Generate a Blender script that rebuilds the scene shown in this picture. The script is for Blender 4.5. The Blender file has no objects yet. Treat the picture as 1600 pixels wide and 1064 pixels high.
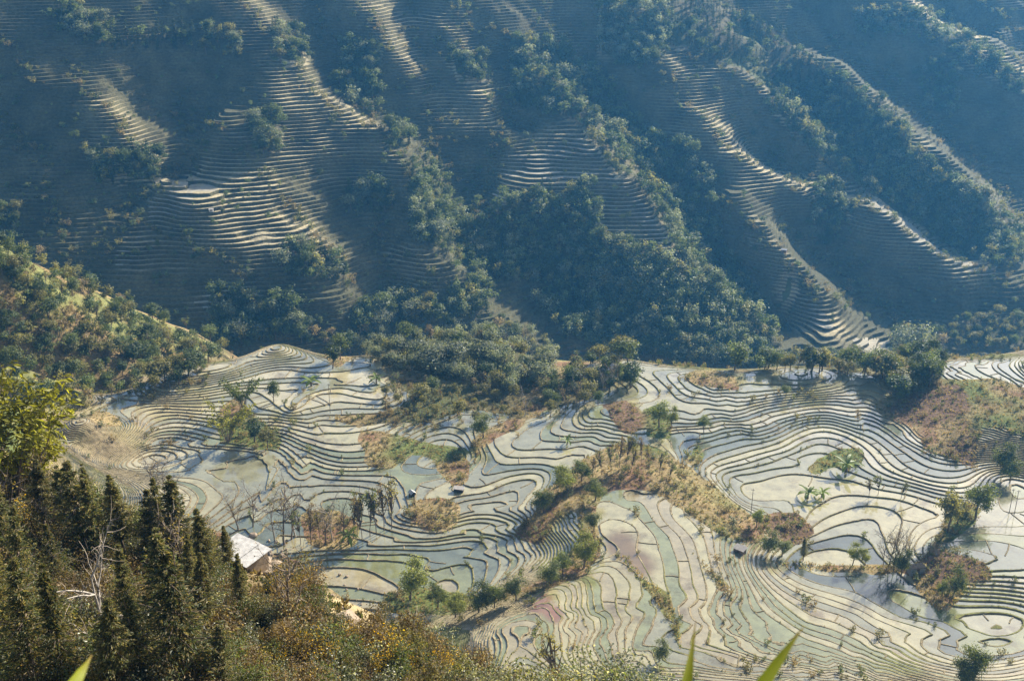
import bpy, math, random
import numpy as np
from mathutils import Vector, Matrix

# ------------------------------------------------------------------ camera, sky, sun, exposure
SC = bpy.context.scene
COL = SC.collection
CAM_Z = 300.0                       # metres above the gorge bottom
PITCH = math.radians(22.0)
FOC = 1715.0                        # focal length in pixels of the 1600 x 1064 photograph
SUN_AZ = math.radians(41.0)         # to the right of the view direction (+Y)
SUN_EL = math.radians(28.0)

cam_data = bpy.data.cameras.new('camera')
cam = bpy.data.objects.new('camera', cam_data)
COL.objects.link(cam)
cam.location = (0, 0, CAM_Z)
cam.rotation_euler = (math.pi / 2 - PITCH, 0, 0)
cam_data.sensor_width = 36.0
cam_data.lens = 36.0 * FOC / 1600.0
cam_data.clip_start = 0.1
cam_data.clip_end = 20000.0
cam_data.dof.use_dof = True
cam_data.dof.focus_distance = 350.0
cam_data.dof.aperture_fstop = 9.0
SC.camera = cam

world = bpy.data.worlds.new('World')
SC.world = world
world.use_nodes = True
wn = world.node_tree
bg = wn.nodes['Background']
sky = wn.nodes.new('ShaderNodeTexSky')
sky.sky_type = 'NISHITA'
sky.sun_disc = False
sky.sun_elevation = SUN_EL
sky.sun_rotation = SUN_AZ
sky.altitude = 1500.0
sky.air_density = 1.0
sky.dust_density = 5.0
wn.links.new(sky.outputs[0], bg.inputs[0])
bg.inputs[1].default_value = 0.08

sl = bpy.data.lights.new('sun', 'SUN')
sl.energy = 5.0
sl.angle = math.radians(0.5)
sl.color = (1.0, 0.93, 0.80)
sun = bpy.data.objects.new('sun', sl)
COL.objects.link(sun)
to_sun = Vector((math.sin(SUN_AZ) * math.cos(SUN_EL), math.cos(SUN_AZ) * math.cos(SUN_EL), math.sin(SUN_EL)))
sun.rotation_euler = to_sun.to_track_quat('Z', 'Y').to_euler()
sun.location = (300, 600, 600)

SC.view_settings.view_transform = 'Standard'
SC.view_settings.look = 'None'
SC.view_settings.gamma = 1.0
SC.view_settings.use_curve_mapping = False
SC.view_settings.exposure = 1.27
SC.cycles.use_denoising = True
SC.cycles.max_bounces = 6
SC.cycles.transparent_max_bounces = 6
SC.cycles.volume_bounces = 1

rng = np.random.default_rng(11)
random.seed(11)

# ------------------------------------------------------------------ numeric helpers
CP, SP = math.cos(PITCH), math.sin(PITCH)


def ray(px, py):
    """view direction (not normalised) of a photograph pixel; heights are relative to the camera"""
    px = np.asarray(px, float); py = np.asarray(py, float)
    a = (px - 800) / FOC; b = (532 - py) / FOC
    return np.stack([a, CP + b * SP, -SP + b * CP], -1)


def project(x, y, z):
    """photograph pixel of a point (z relative to the camera)"""
    f = y * CP - z * SP
    f = np.where(f < 1, 1, f)
    u = y * SP + z * CP
    return 800 + FOC * x / f, 532 - FOC * u / f


def _hash(ix, iy, seed):
    h = (ix.astype(np.int64) * 374761393 + iy.astype(np.int64) * 668265263 + seed * 974634777) & 0x7fffffff
    h = ((h ^ (h >> 13)) * 1274126177) & 0x7fffffff
    h = h ^ (h >> 16)
    return (h & 0xffff) / 32767.5 - 1.0


def vnoise(x, y, scale, seed):
    x = x / scale; y = y / scale
    ix = np.floor(x); iy = np.floor(y)
    fx = x - ix; fy = y - iy
    fx = fx * fx * fx * (fx * (fx * 6 - 15) + 10); fy = fy * fy * fy * (fy * (fy * 6 - 15) + 10)
    a = _hash(ix, iy, seed); b = _hash(ix + 1, iy, seed); c = _hash(ix, iy + 1, seed); d = _hash(ix + 1, iy + 1, seed)
    return (a * (1 - fx) + b * fx) * (1 - fy) + (c * (1 - fx) + d * fx) * fy


def fbm(x, y, scale, seed, octaves=3, gain=0.5):
    t = 0; a = 1
    for i in range(octaves):
        t = t + a * vnoise(x, y, scale / 2 ** i, seed + i); a *= gain
    return t


def in_poly(px, py, poly):
    inside = np.zeros(px.shape, bool)
    n = len(poly)
    for i in range(n):
        x1, y1 = poly[i]; x2, y2 = poly[(i + 1) % n]
        if y1 == y2:
            continue
        c = ((y1 > py) != (y2 > py)) & (px < (x2 - x1) * (py - y1) / (y2 - y1) + x1)
        inside ^= c
    return inside


def sstep(a, b, x):
    t = np.clip((x - a) / (b - a), 0, 1)
    return t * t * (3 - 2 * t)


# ------------------------------------------------------------------ the lie of the land: control points
# every row: pixel of the photograph and height relative to the camera (the world point follows from both)
BOWL = [
 # spur of wide pools in front, contour by contour
 (860,925,-152),(878,918,-152),(880,930,-152),(870,950,-152),
 (862,912,-153.2),(890,912,-153.2),(894,940,-153.2),
 (866,905,-154.4),(895,903,-154.4),(905,925,-154.4),(912,953,-154.4),
 (905,895,-155.6),(925,910,-155.6),(935,940,-155.6),
 (918,887,-157),(945,895,-157),(962,920,-157),(970,953,-157),
 (932,880,-158.5),(960,890,-158.5),(990,930,-158.5),(1000,960,-158.5),
 (934,833,-160.5),(948,829,-160.5),(965,840,-160.5),(990,865,-160.5),(1010,890,-160.5),(1025,910,-160.5),
 (940,810,-162),(957,798,-162),(970,805,-162),(978,830,-162),(990,850,-162),(1010,880,-162),(1030,905,-162),(1045,930,-162),
 (945,795,-163.5),(962,785,-163.5),(985,795,-163.5),(1005,815,-163.5),(1020,850,-163.5),(1040,880,-163.5),(1055,910,-163.5),(1060,940,-163.5),
 (940,780,-165.5),(960,766,-165.5),(990,774,-165.5),(1040,812,-165.5),(1060,840,-165.5),(1065,870,-165.5),(1080,900,-165.5),(1100,930,-165.5),
 (985,766,-167.3),(1020,782,-167.3),(1060,820,-167.5),(1080,850,-168),(1105,880,-168.5),(1130,915,-168.5),
 (1050,793,-169),(1090,822,-170.5),(1110,850,-171),(1120,880,-171),
 (800,1000,-150),(790,1050,-144),(850,1060,-145),(800,965,-151.5),(760,985,-152),(900,1050,-150),(1000,1050,-156),(1100,1050,-160),(1200,1050,-164),
 (1150,950,-172.5),(1180,960,-174),(1250,960,-179),(1300,1000,-178.5),(1350,960,-186),(1400,1030,-183),(1450,980,-189),(1500,1050,-187),(1550,1040,-191.5),
 (1540,950,-192),(1590,960,-192.6),(1150,862,-178),(1190,865,-184.5),(1220,825,-181),
 (1200,880,-188.5),(1300,910,-190.3),(1400,930,-191),(1440,950,-191.5),
 # scrubby ridge behind the spur
 (930,742,-163),(990,704,-162),(1060,745,-166),(1110,785,-169.5),(1160,825,-174),(900,770,-166),(870,800,-172),
 (830,822,-185),(800,842,-189),(870,845,-179),(930,852,-168),(880,900,-171),(820,915,-178),(740,942,-194),(690,950,-196),
 # basin on the left of it
 (720,852,-193),(620,862,-192.5),(570,840,-190.8),(548,832,-190),(600,890,-194),(740,905,-193.6),(650,918,-195.5),(800,880,-190),(850,868,-187),
 (740,820,-190),(740,800,-187),(750,785,-185),(760,760,-182),(670,797,-180),(640,768,-181.5),(680,772,-182.5),(600,790,-188.5),
 # amphitheatre further left
 (460,752,-188),(420,750,-185),(395,750,-185.8),(370,752,-184.8),(345,770,-184),(330,742,-184),(440,700,-184),(470,680,-179),(500,655,-174.5),(480,640,-171.5),(450,630,-170),
 (520,740,-184),(545,720,-180.5),(560,690,-177),(575,670,-174.5),(430,775,-187),(500,775,-188.3),(580,775,-188.8),(400,800,-189.5),(500,812,-190.3),(560,800,-190),
 # upper left shelves
 (490,615,-168.5),(540,595,-167),(600,605,-168.5),(620,627,-170),(550,632,-172),(580,565,-165.5),(545,575,-166.8),(430,570,-166.5),(460,590,-168.5),(400,600,-169.5),(480,612,-170),
 # striped fan
 (440,533,-165),(330,565,-166),(250,582,-167),(150,615,-170),(90,650,-172),(350,612,-172),(250,632,-174.5),(180,652,-173.5),(300,660,-179),(200,690,-180),(120,690,-176.5),
 (330,702,-183),(150,730,-182),(250,735,-184),(380,662,-177),(340,680,-181),(60,720,-180),
 # wooded knoll and the hollow in front of it
 (640,600,-177),(800,605,-186),(720,565,-172),(740,525,-166),(870,560,-187),(700,680,-184.5),(680,650,-181),(760,645,-181),(720,712,-186.5),(690,735,-184.5),(600,560,-168),(640,530,-168),(830,640,-184),
 # fan of pools in the middle
 (920,648,-168),(945,640,-167.5),(820,670,-174),(780,690,-176.5),(745,735,-180.5),(850,700,-177.5),(878,682,-174.5),(900,690,-174.5),(960,690,-174),(850,740,-182),(960,713,-177.5),(920,735,-175),
 (800,762,-184),(880,768,-180),(980,640,-166.5),(1030,652,-170),(960,605,-172),(900,595,-178),(970,557,-166),(935,570,-174),(1010,570,-167.5),(1000,612,-170),
 # terraces on the right
 (1110,587,-160),(1080,620,-165),(1060,640,-166.5),(1100,640,-167.8),(1130,632,-167.5),(1150,652,-170.8),(1180,612,-165.5),(1200,642,-171.5),(1250,652,-177),(1300,692,-182),(1320,722,-182),
 (1250,574,-160),(1300,582,-162.5),(1370,603,-166.5),(1330,622,-170),(1400,652,-171.5),(1340,662,-176.5),(1420,702,-177.5),(1200,590,-162),(1280,650,-177),
 (1450,620,-160),(1500,650,-157.5),(1560,620,-150),(1560,562,-148),(1470,562,-156),(1530,692,-163),(1595,690,-160),(1600,600,-146),
 (1070,690,-175),(1100,702,-176.5),(1150,722,-180.5),(1200,742,-184),(1250,752,-185),(1085,742,-179),(1160,776,-184),(1230,772,-185.5),
 (1320,738,-183),(1400,732,-178.5),(1450,722,-175.5),(1500,742,-176.5),(1400,772,-184.5),(1330,772,-185),(1250,800,-185),(1300,802,-187),(1400,832,-188.5),(1300,852,-189),(1250,842,-187),(1300,882,-189.8),
 (1480,880,-176),(1440,862,-181.5),(1500,792,-183),(1540,815,-181),(1560,850,-179),(1590,882,-178),(1595,800,-182),(1560,770,-184.5),(1510,905,-181.5),(1430,885,-187.5),(1420,912,-189.5),(1595,740,-186),(1560,740,-185),
]
# pixel and straight distance from the camera
NEAR = [
 (385,875,132),(440,852,130),(300,810,137),(180,785,138),(60,720,142),(0,700,145),(-120,690,150),(-250,680,160),(500,925,119),(560,965,113),(640,1005,108),(740,1050,103),
 (300,950,106),(150,900,112),(0,860,118),(-150,860,120),(0,1010,86),(150,1060,80),(300,1060,84),(450,1060,88),(600,1075,94),(800,1120,100),(1000,1180,96),(1200,1230,96),(-150,1050,84),
 (1450,1260,98),(1750,1280,100),
 # left scrub ridge beyond the fan
 (0,385,520),(50,412,540),(100,440,560),(200,482,580),(300,522,600),(345,545,615),(-100,340,500),(-220,300,490),(100,520,505),(200,560,520),(50,560,455),(250,585,530),(-100,520,450),(-50,620,400),(20,620,402),(110,606,425),
]
# world x, y and height: what the photograph hides
HID = [
 (0,3,-3.0),(-6,2,-3),(6,2,-3),(0,-12,-1),(-30,0,-4),(30,0,-4),(-60,-10,-5),(60,-10,-5),
 (0,22,-30),(-25,22,-28),(25,22,-30),(-70,20,-30),(70,20,-32),(-140,30,-40),(140,30,-50),
 (-60,160,-130),(-30,150,-136),(0,150,-142),(40,160,-152),(90,160,-154),(0,110,-100),(50,110,-104),(110,110,-106),(-90,165,-140),(-120,180,-150),(-50,185,-165),(-20,185,-168),(0,190,-165),(-80,205,-186),(-50,215,-192),(-25,215,-191),(-110,215,-184),
 (-180,190,-150),(-260,200,-140),(160,175,-162),(230,190,-172),(-150,250,-186),(-110,250,-189),(-70,250,-191),
 # gully behind the fan and gorge behind the rim
 (-180,430,-205),(-140,455,-215),(-210,395,-195),(-95,470,-222),(-60,480,-222),
 (-250,560,-245),(-170,575,-262),(-100,560,-275),(-40,545,-275),(30,540,-278),(100,545,-280),(170,560,-282),(240,580,-285),(310,610,-288),(390,640,-290),(480,670,-292),
 (120,480,-225),(60,480,-222),(0,480,-215),(180,495,-228),(240,500,-225),(300,520,-225),(-330,540,-230),(-420,530,-215),
 (300,450,-150),(350,400,-140),(380,300,-150),(300,250,-170),(420,500,-170),(-330,400,-165),(-300,300,-160),
]


def base_far(x, y):
    return -290 + 0.55 * (y - 590 - 0.35 * x)


CREST = [
 [(-80,-20),(10,70),(60,125)], [(100,90),(140,150),(180,190),(215,230),(245,270)],
 [(330,-40),(400,20),(440,70),(490,140),(540,185),(600,207),(640,275),(655,330)],
 [(330,195),(380,235),(430,300),(490,360),(530,412),(560,455)],
 [(520,-40),(580,30),(605,80)], [(680,-40),(735,40),(800,60),(850,120)], [(690,45),(725,75),(770,140),(780,190)],
 [(1150,468),(1210,522)],
 [(940,-40),(1000,60),(1040,125),(1100,190),(1150,245),(1260,292)],
 [(1040,75),(1180,130),(1250,200),(1310,282),(1400,352),(1480,402),(1560,432),(1640,475)],
 [(1080,-30),(1180,50),(1290,112),(1390,182),(1430,232),(1520,322),(1570,390)],
 [(1320,-20),(1450,42),(1540,102),(1640,170)], [(1490,-30),(1610,66)], [(1130,312),(1220,402),(1280,470)], [(640,398),(665,425),(692,445)],
 [(195,330),(250,360),(330,400),(400,440)],
]
GULLY = [
 [(-40,150),(60,250),(90,350),(130,425)], [(290,150),(300,250),(190,330),(150,400)],
 [(500,30),(545,120),(590,190),(670,250),(720,335),(765,450)], [(640,-30),(650,60),(690,150),(690,230)], [(800,110),(800,190),(765,270),(740,350),(800,430)],
 [(880,50),(930,140),(1000,230),(1085,330),(1150,415)], [(1180,215),(1290,310),(1330,440),(1400,500)],
 [(1160,80),(1250,160),(1340,255),(1430,335),(1510,385)], [(1300,60),(1450,180),(1560,300),(1640,370)], [(1500,40),(1620,120)],
 [(1100,385),(1180,470),(1220,510)], [(1240,370),(1350,490)], [(580,330),(600,400),(620,470)], [(860,400),(900,480)],
]


def resample(pl, step):
    out = []
    for (a, b), (c, d) in zip(pl[:-1], pl[1:]):
        n = max(1, int(math.hypot(c - a, d - b) / step))
        for i in range(n):
            out.append((a + (c - a) * i / n, b + (d - b) * i / n))
    out.append(pl[-1])
    return out


ctrl = []
for px, py, z in BOWL:
    z = -188 + (z + 188) * (0.245 - 0.05 * float(sstep(700, 830, np.float64(py)) * sstep(840, 930, np.float64(px))))
    d = ray(px, py); t = z / d[2]; ctrl.append((d[0] * t, d[1] * t, z))
for px, py, s in NEAR:
    d = ray(px, py); d = d / np.linalg.norm(d); ctrl.append(tuple(d * s))
ctrl += HID


def far_point(px, py, off):
    d = ray(px, py)
    t = (-290 + off - 0.55 * 590) / (d[2] - 0.55 * d[1] + 0.55 * 0.35 * d[0])
    return d * t


for pls, off in ((CREST, 15.0), (GULLY, -17.0)):
    for pl in pls:
        for px, py in resample(pl, 45):
            k_ = 0.55 + 0.30 * float(sstep(700, 1150, np.float64(px)))
            p = far_point(px, py, off * k_); ctrl.append(tuple(p))
for px, py, off in [(905,215,3),(940,235,8),(990,290,13),(1022,335,18),(1058,392,22),(1100,430,18),(880,240,4),(930,262,7),(850,265,5),(960,300,12),(900,300,10),(1000,345,17),(950,345,15),(1030,388,21),(985,388,19),(800,290,3),(780,330,2),(850,320,8),(300,330,12),(380,300,14),(350,380,13),(250,330,6),(440,370,14),(1380,380,4),(1420,400,7),(1350,330,8)]:
    ctrl.append(tuple(far_point(px, py, off)))
for x in np.arange(-900, 1300, 150):
    for y in (1150, 1300, 1500):
        y2 = y + 0.35 * x
        if y2 > 900:
            ctrl.append((x, y2, base_far(x, y2) - 0.14 * (y - 1100) + 18 * math.sin(x * 0.035)))
for x, y in ((-520, 640), (-600, 760), (-650, 900), (700, 900), (640, 800), (800, 1000), (560, 760), (-450, 620)):
    ctrl.append((x, y, base_far(x, y)))
ctrl = np.array(ctrl, float)
CPT = ctrl[:, :2]; CZ = ctrl[:, 2]
MQ = 10.0


def base_guess(x, y):
    return -180 + 0 * x


r2 = ((CPT[:, None, :] - CPT[None, :, :]) ** 2).sum(-1)
A = np.sqrt(r2 + MQ * MQ)
n_c = len(CPT)
Pm = np.concatenate([np.ones((n_c, 1)), CPT / 100.0], 1)
A = A - np.eye(n_c) * 2.2           # a little smoothing (the multiquadric is negative on the diagonal side)
M = np.block([[A, Pm], [Pm.T, np.zeros((3, 3))]])
W = np.linalg.solve(M, np.concatenate([CZ, np.zeros(3)]))


def height_rbf(x, y):
    sh = x.shape; x = x.ravel(); y = y.ravel()
    out = np.empty(len(x))
    for i in range(0, len(x), 20000):
        xx = x[i:i + 20000]; yy = y[i:i + 20000]
        R = np.sqrt((xx[:, None] - CPT[None, :, 0]) ** 2 + (yy[:, None] - CPT[None, :, 1]) ** 2 + MQ * MQ)
        out[i:i + 20000] = R @ W[:n_c] + W[n_c] + W[n_c + 1] * xx / 100 + W[n_c + 2] * yy / 100
    return out.reshape(sh)


def axis(parts):
    v = [parts[0][0]]
    for a, b, s in parts:
        n = int(round((b - a) / s)); v += [a + (b - a) * (i + 1) / n for i in range(n)]
    return np.array(v)


XS = axis([(-1000, -300, 4.4), (-300, 300, 2.0), (300, 1200, 4.4)])
YS = axis([(-16, 130, 2.4), (130, 520, 2.0), (520, 620, 3.0), (620, 1560, 4.8)])
GX, GY = np.meshgrid(XS, YS)
H = height_rbf(GX, GY)
far_w = sstep(560, 640, GY - 0.2 * GX)
near_w = 1 - sstep(120, 170, GY)
H += (1 - far_w) * (1 - near_w) * (0.40 * fbm(GX, GY, 50, 3, 2) + 0.20 * fbm(GX, GY, 24, 7, 2))
gw = sstep(450, 500, GY) * (1 - sstep(600, 640, GY)) * sstep(60, 110, -GX - 0.15 * (GY - 400)) * sstep(20, 60, -GX - 0.25 * GY - 40 + 70)
H += gw * (3.0 * fbm(GX, GY, 45, 35, 3))
H += far_w * (5.5 * fbm(GX, GY, 80, 21, 3) + 2.2 * fbm(GX, GY, 30, 25, 3))
H += far_w * 1.9 * vnoise(H, 9.0 * vnoise(GX, GY, 60, 27) + 0.01 * GX, 7.0, 29)
H += near_w * sstep(14, 40, GY) * (1.6 * fbm(GX, GY, 22, 31, 3))
bw = (1 - far_w) * (1 - near_w)
H += bw * 0.24 * vnoise(H, 9.0 * vnoise(GX, GY, 55, 17) + 0.02 * GX, 1.2, 19)
H_LIM = np.minimum(H, 40 + 0.35 * (H - 40))
H = np.where(H > 40, H_LIM, H)


def sample(G, x, y):
    x = np.clip(x, XS[0], XS[-1] - 1e-6); y = np.clip(y, YS[0], YS[-1] - 1e-6)
    i = np.clip(np.searchsorted(XS, x, side='right') - 1, 0, len(XS) - 2)
    j = np.clip(np.searchsorted(YS, y, side='right') - 1, 0, len(YS) - 2)
    fx = (x - XS[i]) / (XS[i + 1] - XS[i]); fy = (y - YS[j]) / (YS[j + 1] - YS[j])
    return (G[j, i] * (1 - fx) + G[j, i + 1] * fx) * (1 - fy) + (G[j + 1, i] * (1 - fx) + G[j + 1, i + 1] * fx) * fy


def at(px, py, tmin=35.0):
    """where the line of sight of a photograph pixel meets the ground: arrays x, y, z, distance"""
    px = np.atleast_1d(np.asarray(px, float)); py = np.atleast_1d(np.asarray(py, float))
    d = ray(px, py); d = d / np.linalg.norm(d, axis=-1, keepdims=True)
    t = np.full(len(px), tmin); done = np.zeros(len(px), bool)
    for _ in range(900):
        p = d * t[:, None]
        gap = p[:, 2] - sample(H, p[:, 0], p[:, 1])
        done |= gap < 0.05
        if done.all() or t.min() > 2200:
            break
        t = np.where(done, t, t + np.clip(gap * 0.6, 0.3, 12.0))
        t = np.minimum(t, 2300)
    p = d * t[:, None]
    return p[:, 0], p[:, 1], sample(H, p[:, 0], p[:, 1]), t


# ------------------------------------------------------------------ what covers the land
SCRUB = [
 [(560,668),(600,672),(660,690),(722,702),(738,742),(712,768),(692,748),(672,716),(640,708),(608,735),(575,730)],
 [(795,840),(850,790),(872,762),(880,740),(915,712),(950,696),(985,690),(1030,700),(1070,725),(1110,755),(1150,790),(1190,815),(1200,845),(1165,850),(1120,832),(1080,805),(1045,782),(1005,764),(960,760),(938,775),(930,800),(932,850),(905,850),(900,790),(870,810),(850,850)],
 [(632,800),(650,780),(690,776),(715,785),(722,812),(700,832),(665,830),(645,815)],
 [(1062,592),(1085,578),(1115,573),(1155,592),(1160,612),(1120,606),(1085,603)],
 [(945,630),(975,624),(1000,640),(1008,662),(985,682),(968,668)],
 [(1010,640),(1035,632),(1052,660),(1048,685),(1012,680)],
 [(1362,634),(1400,612),(1450,598),(1500,590),(1560,590),(1610,606),(1620,690),(1560,672),(1530,668),(1528,738),(1480,716),(1440,708),(1444,682),(1415,664),(1380,650)],
 [(1186,806),(1212,800),(1250,802),(1272,828),(1262,846),(1228,852),(1200,832)],
 [(1425,882),(1440,866),(1480,858),(1520,868),(1552,892),(1545,908),(1500,912),(1455,905)],
 [(1258,732),(1282,716),(1312,700),(1350,698),(1352,716),(1330,738),(1300,728),(1276,745)],
 [(845,905),(872,880),(905,850),(938,842),(940,868),(905,902),(870,915),(830,930),(780,938),(740,952),(700,962),(600,955),(598,925),(650,918),(740,930),(800,920)],
 [(958,865),(975,868),(1010,900),(1045,930),(1066,985),(1064,1020),(1046,975),(1020,930),(985,890)],
 [(130,645),(160,638),(185,648),(192,662),(160,668)],
 [(340,640),(372,618),(392,640),(418,662),(440,680),(436,704),(400,700),(345,690)],
 [(500,545),(540,535),(565,545),(600,548),(640,580),(690,600),(760,630),(830,625),(850,655),(800,650),(740,640),(660,660),(600,660),(560,665),(505,652),(560,648),(615,640),(650,620),(610,600),(596,560),(560,555),(525,575)],
 [(470,800),(520,795),(560,812),(555,850),(520,860),(480,850)],
 [(735,690),(765,668),(800,650),(830,645),(815,668),(780,680),(752,700),(742,725)],
 [(1090,690),(1100,720),(1090,735),(1070,712)],
 [(1180,872),(1240,878),(1330,882),(1420,884),(1422,896),(1330,892),(1240,890)],
 [(1440,880),(1460,905),(1500,915),(1530,915),(1500,935),(1470,960),(1440,930),(1425,905)],
 [(1480,800),(1500,780),(1540,790),(1530,808),(1490,840),(1460,862),(1440,866),(1470,830)],
 [(820,600),(870,590),(940,575),(962,590),(950,610),(900,628),(860,640),(830,640)],
 [(840,770),(880,745),(905,740),(895,765),(860,790),(835,800)],
 [(1080,860),(1090,870),(1130,905),(1145,940),(1130,930),(1100,890)],
]
BOWL_EDGE = [(60,700),(85,652),(150,612),(250,578),(330,560),(400,535),(445,526),(520,540),(580,545),(640,570),(760,630),(850,640),(890,600),(930,560),(965,548),(1030,562),(1060,572),(1110,566),(1170,585),(1215,568),(1255,566),(1300,574),(1345,572),(1385,605),(1440,690),(1480,560),(1520,548),(1620,540),(1620,1100),(700,1100),(740,985),(600,975),(540,940),(470,880),(380,850),(330,820),(230,810),(60,800)]
FOREST = [
 [(80,10),(130,10),(180,55),(182,80),(90,60)], [(170,62),(300,42),(310,80),(172,82)], [(318,48),(382,58),(372,96),(320,86)], [(425,40),(478,45),(482,108),(435,100)],
 [(532,60),(600,72),(592,182),(528,160)], [(132,242),(250,236),(255,288),(150,290)], [(608,192),(642,200),(642,240),(600,232)],
 [(640,255),(690,262),(720,330),(752,312),(752,402),(700,402),(640,372)], [(392,180),(440,190),(446,240),(395,242)], [(542,288),(602,290),(620,330),(540,330)],
 [(690,92),(750,82),(778,132),(720,132)], [(800,60),(862,62),(950,120),(1000,200),(1042,272),(965,282),(900,192),(800,172)],
 [(935,-5),(1040,20),(1048,80),(1000,120),(930,92)], [(1040,-5),(1100,-5),(1220,48),(1300,118),(1400,180),(1425,222),(1380,232),(1240,190),(1180,122),(1040,70)],
 [(1212,112),(1420,200),(1432,260),(1532,332),(1562,422),(1490,402),(1400,332),(1300,262),(1200,182)], [(1330,20),(1480,30),(1605,130),(1605,165),(1440,62),(1340,62)],
 [(1440,92),(1500,112),(1500,192),(1440,172)], [(780,312),(930,292),(945,375),(1050,402),(1062,482),(780,440),(705,420)],
 [(900,402),(1062,422),(1142,442),(1212,522),(1200,585),(900,545),(830,482)], [(992,282),(1090,322),(1142,402),(1222,522),(1150,502),(1062,402)],
 [(440,382),(530,402),(550,440),(440,440)], [(330,462),(460,472),(490,522),(330,545)], [(1270,302),(1300,282),(1340,332),(1282,402)],
 [(1335,205),(1420,232),(1500,282),(1605,362),(1605,422),(1500,382),(1400,302)], [(950,202),(1080,232),(1132,332),(1030,282)], [(558,472),(680,482),(762,432),(762,492),(558,522)],
 [(0,330),(30,335),(30,375),(0,378)],
]
KNOLL = [[(560,520),(640,514),(700,510),(790,510),(845,530),(874,562),(850,600),(790,622),(710,600),(640,582),(560,560)]]
WOODS = [
 [(600,592),(700,602),(822,625),(822,652),(680,672),(560,662),(600,642)], [(1030,548),(1100,552),(1200,568),(1330,552),(1400,580),(1480,570),(1480,592),(1400,632),(1380,592),(1200,580),(1040,570)],
 [(1392,520),(1470,520),(1480,565),(1400,575)], [(1480,500),(1605,490),(1605,545),(1490,550)], [(0,430),(60,440),(140,470),(240,510),(330,545),(330,602),(120,640),(0,640)],
 [(330,495),(420,485),(490,515),(440,532),(340,560)], [(842,602),(960,575),(1000,602),(920,640),(850,652)], [(200,500),(330,545),(330,600),(200,600)],
]
PX, PY = project(GX, GY, H)


def blur(a, n):
    for _ in range(n):
        b = np.pad(a, 1, mode='edge')
        a = (b[:-2, 1:-1] + b[2:, 1:-1] + b[1:-1, :-2] + b[1:-1, 2:] + 4 * b[1:-1, 1:-1]) / 8
    return a


qx = PX + 5 * vnoise(GX, GY, 9, 41); qy = PY + 3 * vnoise(GX, GY, 9, 43)
bowl_zone = (GY > 165) & (GY - 0.15 * np.abs(GX) < 500)
scrub = np.zeros(H.shape, bool)
for pl in SCRUB:
    scrub |= in_poly(qx, qy, pl)
wet_b = bowl_zone & in_poly(qx, qy, BOWL_EDGE) & ~scrub
forest_b = np.zeros(H.shape, bool)
for pl in FOREST + KNOLL + WOODS:
    forest_b |= in_poly(qx, qy, pl)
far_zone = (GY - 0.2 * GX) > 575
m_wet = blur(wet_b.astype(float), 3)
m_dry = blur((far_zone & ~forest_b).astype(float), 3) * sstep(-0.15, 0.25, fbm(GX, GY, 90, 91, 3) + 1.15)
m = np.where(far_zone, m_dry, m_wet)
gy_, gx_ = np.gradient(H, YS, XS)
G = np.hypot(gx_, gy_)
G = blur(G, 2)

# ---- colours of bare ground, dry grass, wood floor (real albedos)
n1 = fbm(GX, GY, 30, 51, 3)[..., None]; n2 = fbm(GX, GY, 7, 55, 2)[..., None]
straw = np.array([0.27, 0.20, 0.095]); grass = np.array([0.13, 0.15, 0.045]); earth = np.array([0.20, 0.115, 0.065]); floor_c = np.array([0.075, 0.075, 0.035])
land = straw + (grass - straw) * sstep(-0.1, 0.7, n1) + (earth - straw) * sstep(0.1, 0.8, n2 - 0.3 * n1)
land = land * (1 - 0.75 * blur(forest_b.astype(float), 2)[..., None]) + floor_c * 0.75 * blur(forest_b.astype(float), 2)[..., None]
PLOWED = [SCRUB[4], SCRUB[7], SCRUB[8], [(1385,640),(1420,612),(1500,600),(1520,640),(1440,670)], [(1480,690),(1530,680),(1528,738),(1470,715)]]
for pl in PLOWED:
    k = in_poly(qx, qy, pl) & bowl_zone
    land[k] = np.array([0.155, 0.095, 0.06]) * (1 + 0.25 * n2[k])
near_c = np.array([0.16, 0.12, 0.06]) + (np.array([0.085, 0.085, 0.035]) - np.array([0.16, 0.12, 0.06])) * sstep(-0.4, 0.4, n1)
k = in_poly(qx, qy, [(505,890),(560,900),(610,950),(590,1000),(530,990),(495,940)]) | in_poly(qx, qy, [(395,850),(440,830),(480,870),(470,910),(430,905)])
near_c[k & (GY < 170)] = (0.36, 0.28, 0.15)
nw3 = near_w[..., None]
land = land * (1 - nw3) + near_c * nw3
kg = blur((in_poly(PX, PY, WOODS[4]) | in_poly(PX, PY, [(-300,250),(0,375),(100,435),(350,545),(330,600),(0,640),(-300,640)])).astype(float) * ((GY > 330) & (GY < 640)), 4)[..., None]
land = land * (1 - kg) + (np.array([0.16, 0.16, 0.055]) + (np.array([0.20, 0.14, 0.065]) - np.array([0.16, 0.16, 0.055])) * sstep(0.0, 0.6, n1)) * kg
far_land = np.array([0.11, 0.095, 0.05]) + (np.array([0.085, 0.095, 0.04]) - np.array([0.11, 0.095, 0.05])) * sstep(-0.3, 0.5, n1)
fw3 = far_w[..., None]
land = land * (1 - fw3) + (0.4 * land + 0.6 * far_land) * fw3
land = np.clip(land, 0.02, 0.6)

S_NEAR, S_FAR = 0.28, 2.1

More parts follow.
